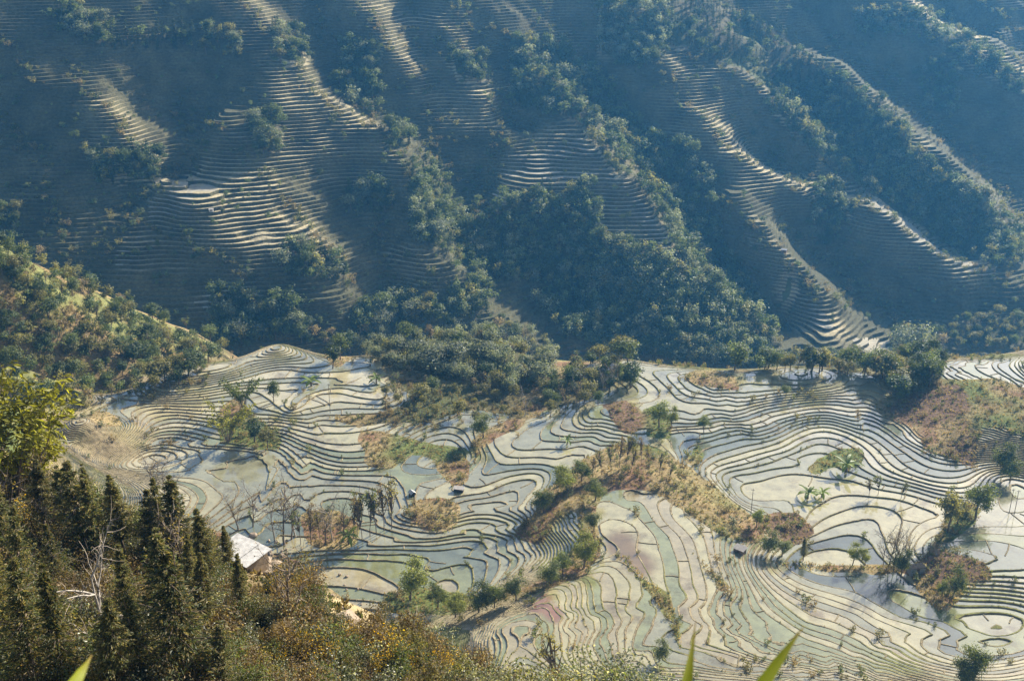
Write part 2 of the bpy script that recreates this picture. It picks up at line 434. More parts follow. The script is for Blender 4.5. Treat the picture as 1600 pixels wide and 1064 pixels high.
# ------------------------------------------------------------------ cutting the land into terraces along its contours
C_X, C_Y, C_H, C_M, C_TR, C_TD, C_TI, C_R = 0, 1, 2, 3, 4, 5, 6, 7
S_arr = np.where(far_zone, S_FAR, S_NEAR)
tr = np.where(far_zone, 0.55, 0.18) * G / S_arr
td = np.where(far_zone, 0.45, 0.28) * (0.6 + 0.35 * (vnoise(GX, GY, 6, 61) + 1) + 1.5 * np.maximum(0, vnoise(GX, GY, 26, 63)) ** 2) * G / S_arr
ti = np.where(far_zone, 0.1, 0.14) * G / S_arr
tot = tr + td + ti
k = np.minimum(1, 0.62 / np.maximum(tot, 1e-6))
tr, td, ti = tr * k, td * k, ti * k
tr = np.maximum(tr, 0.015); td = np.maximum(td, 0.02); ti = np.maximum(ti, 0.008)
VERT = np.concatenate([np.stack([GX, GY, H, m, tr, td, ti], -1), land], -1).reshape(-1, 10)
NY, NX = GX.shape
ii = np.arange(NY * NX).reshape(NY, NX)
cx = (GX[:-1, :-1] + GX[1:, 1:]) / 2; cy = (GY[:-1, :-1] + GY[1:, 1:]) / 2
keep = (np.abs(cx) < 0.56 * np.maximum(cy, 0) + 75) & (cy < 1330 + 0.3 * cx)
a, b, c, d = ii[:-1, :-1][keep], ii[:-1, 1:][keep], ii[1:, 1:][keep], ii[1:, :-1][keep]
flip = ((np.arange(len(a)) * 7919) % 3) == 0
t1 = np.where(flip[:, None], np.stack([a, b, d], 1), np.stack([a, b, c], 1))
t2 = np.where(flip[:, None], np.stack([b, c, d], 1), np.stack([a, c, d], 1))
TRI = np.concatenate([t1, t2])
tri_far = far_zone.reshape(-1)[TRI].sum(1) >= 2


def clip(P, n, val):
    """keep the part of each padded polygon where val >= 0 (val is given at its corners)"""
    N, Mx, C = P.shape
    idx = np.arange(Mx)[None, :]
    live = idx < n[:, None]
    nxt = np.where(idx + 1 < n[:, None], idx + 1, 0)
    vn = np.take_along_axis(val, nxt, 1)
    ins = val >= 0; insn = vn >= 0
    den = val - vn
    t = np.where(np.abs(den) > 1e-12, val / np.where(np.abs(den) > 1e-12, den, 1), 0)
    Pn = np.take_along_axis(P, nxt[..., None], 1)
    X = P + (Pn - P) * t[..., None]
    out = np.empty((N, 2 * Mx, C)); valid = np.zeros((N, 2 * Mx), bool)
    out[:, 0::2] = P; valid[:, 0::2] = ins & live
    out[:, 1::2] = X; valid[:, 1::2] = (ins != insn) & live
    order = np.argsort(~valid, axis=1, kind='stable')[:, :Mx + 1]
    out = np.take_along_axis(out, order[..., None], 1)
    nn = np.minimum(valid.sum(1), Mx + 1)
    ok = nn >= 3
    return out[ok], nn[ok], ok


def fan(P, n):
    tris = [];
    for q in range(1, P.shape[1] - 1):
        s = n > q + 1
        tris.append(np.stack([P[s, 0], P[s, q], P[s, q + 1]], 1))
    return np.concatenate(tris)


class Soup:
    def __init__(self):
        self.P = []; self.n = []; self.k = []; self.cls = []
    def add(self, P, n, k, cls):
        if P.shape[1] < 6:
            P = np.concatenate([P, np.zeros((P.shape[0], 6 - P.shape[1], P.shape[2]))], 1)
        self.P.append(P[:, :6]); self.n.append(n); self.k.append(k); self.cls.append(np.full(len(n), cls))
    def join(self):
        return np.concatenate(self.P), np.concatenate(self.n), np.concatenate(self.k), np.concatenate(self.cls)


def terrace(tris, s, far):
    """cut triangles into riser (1), bund (2), inner slope (3), tread or water (4); untouched land is 0"""
    soup = Soup()
    T = VERT[tris]
    mm = T[:, :, C_M].max(1)
    plain = mm < 0.12
    soup.add(T[plain], np.full(plain.sum(), 3), np.zeros(plain.sum(), int), 0)
    T = T[~plain]
    lo, hi = T[:, :, C_M].min(1), T[:, :, C_M].max(1)
    st = (lo < 0.5) & (hi >= 0.5)
    n3 = np.full(st.sum(), 3)
    Pa, na, _ = clip(T[st], n3, T[st][:, :, C_M] - 0.5)
    Pb, nb, _ = clip(T[st], n3, 0.5 - T[st][:, :, C_M] - 1e-9)
    T = np.concatenate([T[~st], fan(Pa, na), fan(Pb, nb)])
    u = T[:, :, C_H] / s
    k0 = np.floor((u + T[:, :, C_TR]).min(1)).astype(int); k1 = np.floor((u + T[:, :, C_TR]).max(1)).astype(int)
    cnt = k1 - k0 + 1
    rep = np.repeat(np.arange(len(T)), cnt)
    kk = k0[rep] + (np.arange(len(rep)) - np.repeat(np.cumsum(cnt) - cnt, cnt))
    T = T[rep]
    inside = T[:, :, C_M].mean(1) >= 0.5
    bounds = [lambda P: -P[..., C_TR], lambda P: 0 * P[..., 0], lambda P: P[..., C_TD], lambda P: P[..., C_TD] + P[..., C_TI], lambda P: 1 - P[..., C_TR]]
    if far:
        bounds = [bounds[0], bounds[1], bounds[4]]
    for j in range(len(bounds) - 1):
        f = T[..., C_H] / s - kk[:, None]
        P, n, ok = clip(T, np.full(len(T), 3), f - bounds[j](T))
        k2 = kk[ok]; in2 = inside[ok]
        f = P[..., C_H] / s - k2[:, None]
        P, n, ok = clip(P, n, bounds[j + 1](P) - f - 1e-9)
        k2 = k2[ok]; in2 = in2[ok]
        cl_ = 4 if (far and j == 1) else j + 1
        soup.add(P[in2], n[in2], k2[in2], cl_)
        soup.add(P[~in2], n[~in2], k2[~in2], 10 + cl_)
    return soup.join()


def heights(P, k, cls, s, hb, wet):
    """final height of each corner"""
    Hh = P[..., C_H]
    f = Hh / s - k[:, None]
    TRr, TDd, TIi = P[..., C_TR], P[..., C_TD], P[..., C_TI]
    top = k[:, None] * s + hb
    z_r = (k[:, None] - 1) * s + (s + hb) * np.clip((f + TRr) / np.maximum(TRr, 1e-6), 0, 1)
    z_i = top - (hb) * np.clip((f - TDd) / np.maximum(TIi, 1e-6), 0, 1)
    z = np.where(f <= 0, z_r, np.where(f <= TDd, top, z_i))
    z = z + np.where((f > -0.02) & (f <= TDd + 0.3 * TIi), hb * (0.45 * vnoise(P[..., 0], P[..., 1], 1.7, 83) + 0.5 * vnoise(P[..., 0], P[..., 1], 6.0, 85)), 0)
    w = sstep(0.15, 0.5, P[..., C_M])
    z = Hh + (z - Hh) * w
    return np.where((cls == 0)[:, None], Hh, z)


def weld(P, n, z, extra=None):
    Mx = P.shape[1]
    mask = np.arange(Mx)[None, :] < n[:, None]
    x = P[..., 0][mask]; y = P[..., 1][mask]; zz = z[mask]
    key = (np.round(x * 500).astype(np.int64) + 4_000_000) * 10_000_000 + np.round(y * 500).astype(np.int64) + 1_000_000
    if extra is not None:
        key = key * 3 + 0; key = key + (np.repeat(extra, n) % 1_000_003) * 0
    uq, first, inv = np.unique(key, return_index=True, return_inverse=True)
    V = np.stack([x[first], y[first], zz[first] + CAM_Z], 1)
    return V, inv, mask


def poly_mesh(name, V, loops, counts, col=None, smooth=None, mat=None):
    """loops: vertex index of every corner, counts: corners of every face; col: rgb of every corner"""
    me = bpy.data.meshes.new(name)
    counts = np.asarray(counts)
    # drop doubled corners made by welding
    starts = np.concatenate([[0], np.cumsum(counts)[:-1]])
    nxt = np.arange(len(loops)) + 1; nxt[starts + counts - 1] = starts
    good = loops != loops[nxt]
    face_of = np.repeat(np.arange(len(counts)), counts)
    cnt2 = np.bincount(face_of[good], minlength=len(counts))
    okf = cnt2 >= 3
    sel = good & okf[face_of]
    lp = loops[sel]; ct = cnt2[okf]
    me.vertices.add(len(V)); me.vertices.foreach_set('co', np.ascontiguousarray(V, np.float32).ravel())
    me.loops.add(len(lp)); me.loops.foreach_set('vertex_index', lp.astype(np.int32))
    me.polygons.add(len(ct))
    me.polygons.foreach_set('loop_start', np.concatenate([[0], np.cumsum(ct)[:-1]]).astype(np.int32))
    if smooth is None:
        sm = np.zeros(len(ct), bool)
    elif smooth is True:
        sm = np.ones(len(ct), bool)
    else:
        sm = smooth[okf]
    me.polygons.foreach_set('use_smooth', sm)
    me.update(calc_edges=True)
    if col is not None:
        at_ = me.color_attributes.new('col', 'FLOAT_COLOR', 'CORNER')
        c4 = np.ones((len(lp), 4), np.float32); c4[:, :3] = col[sel]
        at_.data.foreach_set('color', c4.ravel())
    me.validate()
    if mat:
        me.materials.append(mat)
    return me


# ------------------------------------------------------------------ materials
def new_mat(name):
    mt = bpy.data.materials.new(name); mt.use_nodes = True
    nt = mt.node_tree; nt.nodes.clear()
    out = nt.nodes.new('ShaderNodeOutputMaterial')
    return mt, nt, out


def N(nt, kind, **kw):
    nd = nt.nodes.new(kind)
    for k_, v in kw.items():
        if k_.startswith('i_'):
            nd.inputs[k_[2:].replace('_', ' ')].default_value = v
        else:
            setattr(nd, k_, v)
    return nd


def noise_node(nt, scale, detail=4, rough=0.6, coord='Object'):
    tc = N(nt, 'ShaderNodeTexCoord')
    nz = N(nt, 'ShaderNodeTexNoise')
    nz.inputs['Scale'].default_value = scale; nz.inputs['Detail'].default_value = detail; nz.inputs['Roughness'].default_value = rough
    nt.links.new(tc.outputs[coord], nz.inputs['Vector'])
    return nz


def mul_by_noise(nt, color_socket, nz, lo, hi):
    mr = N(nt, 'ShaderNodeMapRange'); mr.inputs['From Min'].default_value = 0.3; mr.inputs['From Max'].default_value = 0.7
    mr.inputs['To Min'].default_value = lo; mr.inputs['To Max'].default_value = hi
    nt.links.new(nz.outputs['Fac'], mr.inputs['Value'])
    mx = N(nt, 'ShaderNodeVectorMath', operation='SCALE')
    nt.links.new(color_socket, mx.inputs[0]); nt.links.new(mr.outputs[0], mx.inputs['Scale'])
    return mx.outputs[0]


def ground_material():
    mt, nt, out = new_mat('ground')
    at_ = N(nt, 'ShaderNodeAttribute', attribute_name='col')
    nz = noise_node(nt, 0.6, 6, 0.65); nz2 = noise_node(nt, 0.07, 4, 0.6)
    c = mul_by_noise(nt, at_.outputs['Color'], nz, 0.55, 1.4)
    c = mul_by_noise(nt, c, nz2, 0.8, 1.2)
    bs = N(nt, 'ShaderNodeBsdfPrincipled'); bs.inputs['Roughness'].default_value = 0.95; bs.inputs['Specular IOR Level'].default_value = 0.1
    nt.links.new(c, bs.inputs['Base Color'])
    bp = N(nt, 'ShaderNodeBump'); bp.inputs['Strength'].default_value = 0.8; bp.inputs['Distance'].default_value = 0.6
    nt.links.new(nz.outputs['Fac'], bp.inputs['Height']); nt.links.new(bp.outputs[0], bs.inputs['Normal'])
    nt.links.new(bs.outputs[0], out.inputs[0])
    return mt


def water_material():
    mt, nt, out = new_mat('muddy_water')
    at_ = N(nt, 'ShaderNodeAttribute', attribute_name='col')
    nz = noise_node(nt, 0.22, 5, 0.65); nz2 = noise_node(nt, 2.5, 3, 0.7)
    c = mul_by_noise(nt, at_.outputs['Color'], nz, 0.74, 1.2)
    c = mul_by_noise(nt, c, nz2, 0.88, 1.08)
    mudn = noise_node(nt, 0.09, 7, 0.7)
    mr = N(nt, 'ShaderNodeMapRange'); mr.inputs['From Min'].default_value = 0.54; mr.inputs['From Max'].default_value = 0.66
    nt.links.new(mudn.outputs['Fac'], mr.inputs['Value'])
    mud = N(nt, 'ShaderNodeMix', data_type='RGBA', blend_type='MULTIPLY')
    mud.inputs[7].default_value = (0.62, 0.56, 0.50, 1)
    nt.links.new(mr.outputs[0], mud.inputs[0]); nt.links.new(c, mud.inputs[6]); c = mud.outputs[2]
    bs = N(nt, 'ShaderNodeBsdfPrincipled'); bs.inputs['IOR'].default_value = 1.6
    bs.inputs['Roughness'].default_value = 0.07; bs.inputs['Specular IOR Level'].default_value = 1.0
    nt.links.new(c, bs.inputs['Base Color'])
    bp = N(nt, 'ShaderNodeBump'); bp.inputs['Strength'].default_value = 0.05; bp.inputs['Distance'].default_value = 0.05
    nz3 = noise_node(nt, 1.4, 3, 0.6)
    nt.links.new(nz3.outputs['Fac'], bp.inputs['Height']); nt.links.new(bp.outputs[0], bs.inputs['Normal'])
    nt.links.new(bs.outputs[0], out.inputs[0])
    return mt


def foliage_material(name, translucent=0.45, vary=(0.75, 1.25)):
    mt, nt, out = new_mat(name)
    at_ = N(nt, 'ShaderNodeAttribute', attribute_name='col')
    oi = N(nt, 'ShaderNodeObjectInfo')
    mr = N(nt, 'ShaderNodeMapRange'); mr.inputs['To Min'].default_value = vary[0]; mr.inputs['To Max'].default_value = vary[1]
    nt.links.new(oi.outputs['Random'], mr.inputs['Value'])
    mx = N(nt, 'ShaderNodeVectorMath', operation='SCALE')
    nt.links.new(at_.outputs['Color'], mx.inputs[0]); nt.links.new(mr.outputs[0], mx.inputs['Scale'])
    bs = N(nt, 'ShaderNodeBsdfPrincipled'); bs.inputs['Roughness'].default_value = 0.55; bs.inputs['Specular IOR Level'].default_value = 0.35
    tl = N(nt, 'ShaderNodeBsdfTranslucent')
    nt.links.new(mx.outputs[0], bs.inputs['Base Color'])
    wm = N(nt, 'ShaderNodeVectorMath', operation='MULTIPLY'); wm.inputs[1].default_value = (1.25, 1.2, 0.6)
    nt.links.new(mx.outputs[0], wm.inputs[0]); nt.links.new(wm.outputs[0], tl.inputs['Color'])
    ms = N(nt, 'ShaderNodeMixShader'); ms.inputs[0].default_value = translucent
    nt.links.new(bs.outputs[0], ms.inputs[1]); nt.links.new(tl.outputs[0], ms.inputs[2])
    nt.links.new(ms.outputs[0], out.inputs[0])
    return mt


def plain_material(name, color, rough=0.8, lo=0.75, hi=1.2, scale=3.0, metallic=0.0, stretch=None):
    mt, nt, out = new_mat(name)
    rgb = N(nt, 'ShaderNodeRGB'); rgb.outputs[0].default_value = (*color, 1)
    nz = noise_node(nt, scale, 5, 0.6)
    c = mul_by_noise(nt, rgb.outputs[0], nz, lo, hi)
    bs = N(nt, 'ShaderNodeBsdfPrincipled'); bs.inputs['Roughness'].default_value = rough; bs.inputs['Metallic'].default_value = metallic
    bs.inputs['Specular IOR Level'].default_value = 0.3
    nt.links.new(c, bs.inputs['Base Color'])
    bp = N(nt, 'ShaderNodeBump'); bp.inputs['Strength'].default_value = 0.4; bp.inputs['Distance'].default_value = 0.05
    nt.links.new(nz.outputs['Fac'], bp.inputs['Height']); nt.links.new(bp.outputs[0], bs.inputs['Normal'])
    nt.links.new(bs.outputs[0], out.inputs[0])
    return mt


MAT_GROUND = ground_material()
MAT_WATER = water_material()
MAT_LEAF = foliage_material('leaves')
MAT_BARK = plain_material('bark', (0.16, 0.12, 0.09), 0.9, 0.6, 1.3, 4)
MAT_PALE_BARK = plain_material('pale_bark', (0.38, 0.34, 0.29), 0.9, 0.6, 1.2, 4)


def link(name, me, parent=None, label=None, cat=None, group=None, kind=None, loc=None):
    o = bpy.data.objects.new(name, me); COL.objects.link(o)
    if parent is not None: o.parent = parent
    if loc is not None: o.location = loc
    if label: o['label'] = label
    if cat: o['category'] = cat
    if group: o['group'] = group
    if kind: o['kind'] = kind
    return o


# ------------------------------------------------------------------ build the land and the water
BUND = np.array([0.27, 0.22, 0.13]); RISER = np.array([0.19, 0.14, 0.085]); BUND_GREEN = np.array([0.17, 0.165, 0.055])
F_TREAD_LIT = np.array([0.44, 0.365, 0.22]); F_RISER = np.array([0.105, 0.095, 0.05]); F_TREAD_SHADED = np.array([0.10, 0.094, 0.05])


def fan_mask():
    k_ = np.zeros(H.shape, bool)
    for pl in LIT_FANS: k_ |= in_poly(PX, PY, pl)
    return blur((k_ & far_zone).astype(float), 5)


def corner_colours(P, n, cls, far):
    col = P[..., C_R:C_R + 3].copy()
    x, y = P[..., 0], P[..., 1]
    g = (fbm(x, y, 16, 71, 2) * 0.5 + 0.5)[..., None]
    cl = cls % 10
    if far:
        w = np.clip(1.08 - sample(LIT_FAN_M, x, y) + 0.25 * fbm(x, y, 45, 75, 2), 0, 1)[..., None]
        tread = F_TREAD_LIT + (F_TREAD_SHADED - F_TREAD_LIT) * w  # sunlight painted into the treads: pale in the lit fans, dark outside
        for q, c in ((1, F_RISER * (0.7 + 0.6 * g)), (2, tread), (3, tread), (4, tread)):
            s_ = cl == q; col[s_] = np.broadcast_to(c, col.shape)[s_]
    else:
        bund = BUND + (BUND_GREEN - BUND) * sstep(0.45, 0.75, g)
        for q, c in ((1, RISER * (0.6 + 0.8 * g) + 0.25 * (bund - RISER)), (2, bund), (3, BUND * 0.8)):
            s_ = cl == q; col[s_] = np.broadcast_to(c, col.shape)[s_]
        s_ = cls > 10
        col[s_] = 0.5 * col[s_] + 0.5 * P[..., C_R:C_R + 3][s_]
    return np.clip(col, 0.01, 0.7)


LIT_FANS = [[(125,150),(180,150),(260,240),(265,300),(180,290),(140,230)], [(190,420),(180,390),(260,300),(330,215),(390,200),(440,290),(540,410),(440,400)], [(280,480),(380,425),(420,440),(400,490)], [(330,-20),(420,-10),(500,130),(600,200),(645,280),(560,300),(440,250),(420,120)], [(580,-20),(720,-20),(785,180),(770,210),(690,200),(600,90)], [(500,-20),(600,-20),(610,90),(540,60)],
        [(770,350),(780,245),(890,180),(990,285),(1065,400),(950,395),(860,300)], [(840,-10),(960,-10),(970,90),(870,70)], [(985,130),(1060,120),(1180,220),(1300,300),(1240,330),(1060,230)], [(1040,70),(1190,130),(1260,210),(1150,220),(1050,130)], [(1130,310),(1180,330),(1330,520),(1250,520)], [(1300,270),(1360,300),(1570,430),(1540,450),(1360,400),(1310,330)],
        [(1300,-20),(1450,-20),(1460,40),(1380,20)], [(1450,30),(1520,40),(1620,120),(1540,130)], [(1380,200),(1460,220),(1440,260)], [(600,390),(640,380),(700,450),(640,460)], [(0,400),(60,420),(130,470),(0,460)]]  # outlines of the terrace fans whose treads are painted as sunlit
WET_FAR = [[(780,245),(905,215),(985,290),(1050,385),(1000,360),(960,330),(930,300),(870,280),(790,275)], [(770,300),(790,295),(800,320),(770,340)],
           [(1320,285),(1400,330),(1480,395),(1470,415),(1380,345)], [(1490,402),(1560,410),(1550,435),(1490,418)], [(1335,528),(1395,530),(1392,556),(1330,545)],
           [(300,470),(400,430),(400,460),(330,490)], [(265,285),(340,285),(340,300),(265,300)], [(1150,340),(1310,515),(1280,515),(1200,430)], [(180,395),(200,385),(220,410),(180,415)],
           [(230,310),(300,300),(300,335),(235,340)]]


LIT_FAN_M = fan_mask()
BUND_PTS = []


def emit_land(name, sel, s, far, hb, label):
    P, n, kk, cls = terrace(TRI[sel], s, far)
    # gradient of the noise in polygons uses pixel position of the corner
    z = heights(P, kk, cls, s, hb, not far)
    if far:
        cxm = P[:, 0:3, 0].mean(1); cym = P[:, 0:3, 1].mean(1); zm = z[:, 0:3].mean(1)
        ppx, ppy = project(cxm, cym, zm)
        wet = np.zeros(len(n), bool)
        for pl in WET_FAR: wet |= in_poly(ppx, ppy, pl)
        water = (cls == 4) & wet
    else:
        water = cls == 4
    if not far:
        q_ = cls == 2
        BUND_PTS.append(np.concatenate([P[q_][:, :3, :2].mean(1), z[q_][:, :1]], 1))
    g = ~water
    V, inv, mask = weld(P[g], n[g], z[g])
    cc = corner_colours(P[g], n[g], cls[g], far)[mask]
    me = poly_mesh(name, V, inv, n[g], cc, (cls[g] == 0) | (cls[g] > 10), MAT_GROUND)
    ob = link(name, me, kind='structure', label=label)
    return ob, (P[water], n[water], kk[water], z[water])


def components(P, n, kk):
    """label the sheets of water that hang together"""
    Mx = P.shape[1]
    mask = np.arange(Mx)[None, :] < n[:, None]
    key = ((np.round(P[..., 0][mask] * 500).astype(np.int64) + 4_000_000) * 10_000_000 + np.round(P[..., 1][mask] * 500).astype(np.int64) + 1_000_000)
    k_c = np.repeat(kk, n).astype(np.int64)
    _, inv = np.unique(np.stack([key, k_c], 1), axis=0, return_inverse=True)
    inv = inv.ravel()
    face = np.repeat(np.arange(len(n)), n)
    lab = np.arange(len(n))
    nv = inv.max() + 1
    for _ in range(400):
        vl = np.full(nv, len(n)); np.minimum.at(vl, inv, lab[face])
        nl = np.full(len(n), len(n)); np.minimum.at(nl, face, vl[inv])
        nl = nl[nl]; nl = nl[nl]
        if (nl == lab).all(): break
        lab = nl
    return lab, inv, mask


def poly_area(P, n):
    a_ = 0
    for q in range(1, P.shape[1] - 1):
        s_ = n > q + 1
        e1 = P[:, q, :2] - P[:, 0, :2]; e2 = P[:, q + 1, :2] - P[:, 0, :2]
        a_ = a_ + np.where(s_, 0.5 * np.abs(e1[:, 0] * e2[:, 1] - e1[:, 1] * e2[:, 0]), 0)
    return a_


TINTS = {'beige': (0.345, 0.305, 0.165), 'cream': (0.43, 0.37, 0.215), 'grey': (0.25, 0.235, 0.145), 'green': (0.205, 0.21, 0.10), 'pink': (0.32, 0.27, 0.155), 'blue': (0.14, 0.15, 0.10), 'rust': (0.19, 0.125, 0.055), 'red': (0.23, 0.115, 0.065), 'white': (0.34, 0.31, 0.205), 'teal': (0.09, 0.10, 0.075)}


def tint_for(px, py, r, r2):
    if py > 760 and 930 < px < 1500: names = ['beige', 'green', 'beige', 'green', 'grey', 'pink']
    elif py > 880 and px < 960: names = ['pink', 'green', 'beige', 'green']
    elif px < 460 and py < 720: names = ['cream', 'beige', 'grey', 'cream', 'beige']
    elif px < 600 and py < 700: names = ['cream', 'beige', 'beige']
    elif px < 640 and py >= 700: names = ['green', 'beige', 'blue', 'green', 'grey']
    elif px < 1060: names = ['blue', 'grey', 'green', 'beige', 'grey']
    elif px > 1430: names = ['grey', 'blue', 'green', 'grey', 'beige']
    elif py < 780: names = ['grey', 'white', 'grey', 'beige', 'blue']
    else: names = ['beige', 'grey', 'green', 'blue', 'beige']
    c = np.array(TINTS[names[int(r * len(names)) % len(names)]])
    return c * (0.9 + 0.2 * r2)


SPECIAL = [((1160, 975), 'green'), ((1320, 905), 'teal'), ((1060, 880), 'pink'), ((1230, 950), 'green'), ((1540, 950), 'green'), ((925, 650), 'cream'), ((1010, 880), 'beige'), ((1130, 1020), 'pink')]
n_paddy = 0
STAIN = [(float(q[0][0]), float(q[1][0]), nm, rad) for q, nm, rad in ((at([972], [852]), 'rust', 7), (at([1000], [880]), 'rust', 6), (at([838], [940]), 'red', 5.5), (at([866], [958]), 'red', 3.5))]


def emit_water(parent, data, most, far):
    global n_paddy
    P, n, kk, z = data
    if len(n) == 0: return
    lab, inv, mask = components(P, n, kk)
    uq, idx = np.unique(lab, return_inverse=True)
    area = np.bincount(idx, weights=poly_area(P, n))
    cxy = np.stack([np.bincount(idx, weights=P[:, 0, 0]), np.bincount(idx, weights=P[:, 0, 1]), np.bincount(idx, weights=z[:, 0])], 1) / np.bincount(idx)[:, None]
    # apparent size decides which ones stand alone
    dist2 = (cxy ** 2).sum(1)
    ppx, ppy = project(cxy[:, 0], cxy[:, 1], cxy[:, 2])
    shown = area / dist2 * ((ppx > -60) & (ppx < 1660) & (ppy < 1100))
    rr = rng.random((len(uq), 2))
    cols = np.array([tint_for(ppx[i], ppy[i], rr[i, 0], rr[i, 1]) for i in range(len(uq))])
    if not far:
        fx_, fy_ = project(P[:, 0:3, 0].mean(1), P[:, 0:3, 1].mean(1), z[:, 0])
        for (sx, sy), nm in SPECIAL:
            j = np.argmin((fx_ - sx) ** 2 + (fy_ - sy) ** 2)
            cols[idx[j]] = TINTS[nm]
    else:
        cols[:] = (0.56, 0.50, 0.38)
    single = np.argsort(-shown)[:most]
    is_single = np.zeros(len(uq), bool); is_single[single] = True
    order = np.argsort(idx, kind='stable'); bounds = np.searchsorted(idx[order], np.arange(len(uq) + 1))
    for i in single:
        fs = order[bounds[i]:bounds[i + 1]]
        V, iv, mk = weld(P[fs], n[fs], z[fs])
        cc = np.tile(cols[i], (len(iv), 1))
        for sx, sy, nm, rad in (() if far else STAIN):
            cc = cc + (np.array(TINTS[nm]) - cc) * (1 - sstep(0.45, 1.0, np.hypot(V[iv, 0] - sx, (V[iv, 1] - sy) * 0.6) / rad))[:, None]
        me = poly_mesh('paddy', V, iv, n[fs], cc, None, MAT_WATER)
        link('paddy', me, parent)
        n_paddy += 1
    fs = np.nonzero(~is_single[idx])[0]
    if len(fs):
        V, iv, mk = weld(P[fs], n[fs], z[fs])
        cc = np.repeat(cols[idx[fs]], n[fs], axis=0)
        me = poly_mesh('small_paddies', V, iv, n[fs], cc, None, MAT_WATER)
        link('small_paddies', me, parent, kind='stuff')


near_tri = (GY.reshape(-1)[TRI].max(1) <= 150.001)
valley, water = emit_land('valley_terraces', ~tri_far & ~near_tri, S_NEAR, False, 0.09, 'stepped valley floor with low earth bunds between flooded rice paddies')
emit_water(valley, water, 300, False)
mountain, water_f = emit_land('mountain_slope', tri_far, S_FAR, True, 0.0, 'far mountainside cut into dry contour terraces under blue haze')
emit_water(mountain, water_f, 0, True)
me_n = emit_land('near_hillside', near_tri & ~tri_far, S_NEAR, False, 0.0, 'steep bushy hillside dropping below the viewpoint')

def cross_bunds(count):
    ids = np.nonzero((m_wet > 0.85) & (GY < 480) & (PX > -40) & (PX < 1640) & (PY < 1090))
    pick = rng.choice(len(ids[0]), count, replace=False)
    x = GX[ids][pick] + rng.uniform(-1, 1, count); y = GY[ids][pick] + rng.uniform(-1, 1, count)
    h = sample(H, x, y); gx, gy = sample(gx_, x, y), sample(gy_, x, y); g = np.hypot(gx, gy)
    k_ = np.floor(h / S_NEAR); f = h / S_NEAR - k_
    up, dn = (1 - f) * S_NEAR / g, f * S_NEAR / g
    ok = (up + dn > 1.4) & (up + dn < 11)
    x, y, gx, gy, g, k_, up, dn = [v[ok] for v in (x, y, gx, gy, g, k_, up, dn)]
    d = np.stack([gx / g, gy / g], 1); n_ = np.stack([-d[:, 1], d[:, 0]], 1)
    p0 = np.stack([x, y], 1) - d * (dn - 0.1)[:, None]; p1 = np.stack([x, y], 1) + d * (up - 0.05)[:, None]
    mid = (p0 + p1) / 2 + n_ * rng.uniform(-0.35, 0.35, len(x))[:, None]
    Vs, Fs = [], []
    for j, p in enumerate((p0, mid, p1)):
        for off, hz in ((-0.26, -0.05), (-0.14, 0.17), (0.14, 0.17), (0.26, -0.05)):
            Vs.append(np.concatenate([p + n_ * off, (k_ * S_NEAR + hz + CAM_Z)[:, None]], 1))
    V = np.stack(Vs, 1).reshape(-1, 3)
    one_f = np.array([(r_ * 4 + c_, r_ * 4 + c_ + 1, r_ * 4 + c_ + 5, r_ * 4 + c_ + 4) for r_ in range(2) for c_ in range(3)])
    F = (one_f[None] + (np.arange(len(x)) * 12)[:, None, None]).reshape(-1)
    col = np.tile(BUND * 0.9, (len(F), 1))
    me = poly_mesh('cross_bunds', V, F, np.full(len(x) * 6, 4), col, None, MAT_GROUND)
    link('cross_bunds', me, valley, kind='stuff')


cross_bunds(380)

# ------------------------------------------------------------------ plants: shapes
def quad_mesh(name, V, F, col, mat, smooth=False):
    me = bpy.data.meshes.new(name)
    V = np.asarray(V, np.float32); F = np.asarray(F, np.int32)
    me.vertices.add(len(V)); me.vertices.foreach_set('co', V.ravel())
    me.loops.add(F.size); me.loops.foreach_set('vertex_index', F.ravel())
    me.polygons.add(len(F)); me.polygons.foreach_set('loop_start', np.arange(0, F.size, 4, dtype=np.int32))
    me.polygons.foreach_set('use_smooth', np.full(len(F), smooth))
    me.update(calc_edges=True)
    if col is not None:
        a_ = me.color_attributes.new('col', 'FLOAT_COLOR', 'POINT')
        c4 = np.ones((len(V), 4), np.float32); c4[:, :3] = col
        a_.data.foreach_set('color', c4.ravel())
    if mat: me.materials.append(mat)
    return me


def unit(v):
    return v / np.maximum(np.linalg.norm(v, axis=-1, keepdims=True), 1e-9)


def leaves(c, nrm, ln, wd, r, along=None):
    """diamond leaves: centre, facing, length, width"""
    n_ = len(c)
    nrm = unit(nrm)
    t = r.normal(size=(n_, 3)) if along is None else along + 0.25 * r.normal(size=(n_, 3))
    t = unit(t - (t * nrm).sum(1, keepdims=True) * nrm)
    b = np.cross(nrm, t)
    ln = np.broadcast_to(ln, (n_,))[:, None]; wd = np.broadcast_to(wd, (n_,))[:, None]
    bend = nrm * ln * 0.12
    V = np.stack([c - t * ln / 2 - bend, c + b * wd / 2, c + t * ln / 2 - bend, c - b * wd / 2], 1).reshape(-1, 3)
    F = np.arange(4 * n_).reshape(n_, 4)
    return V, F


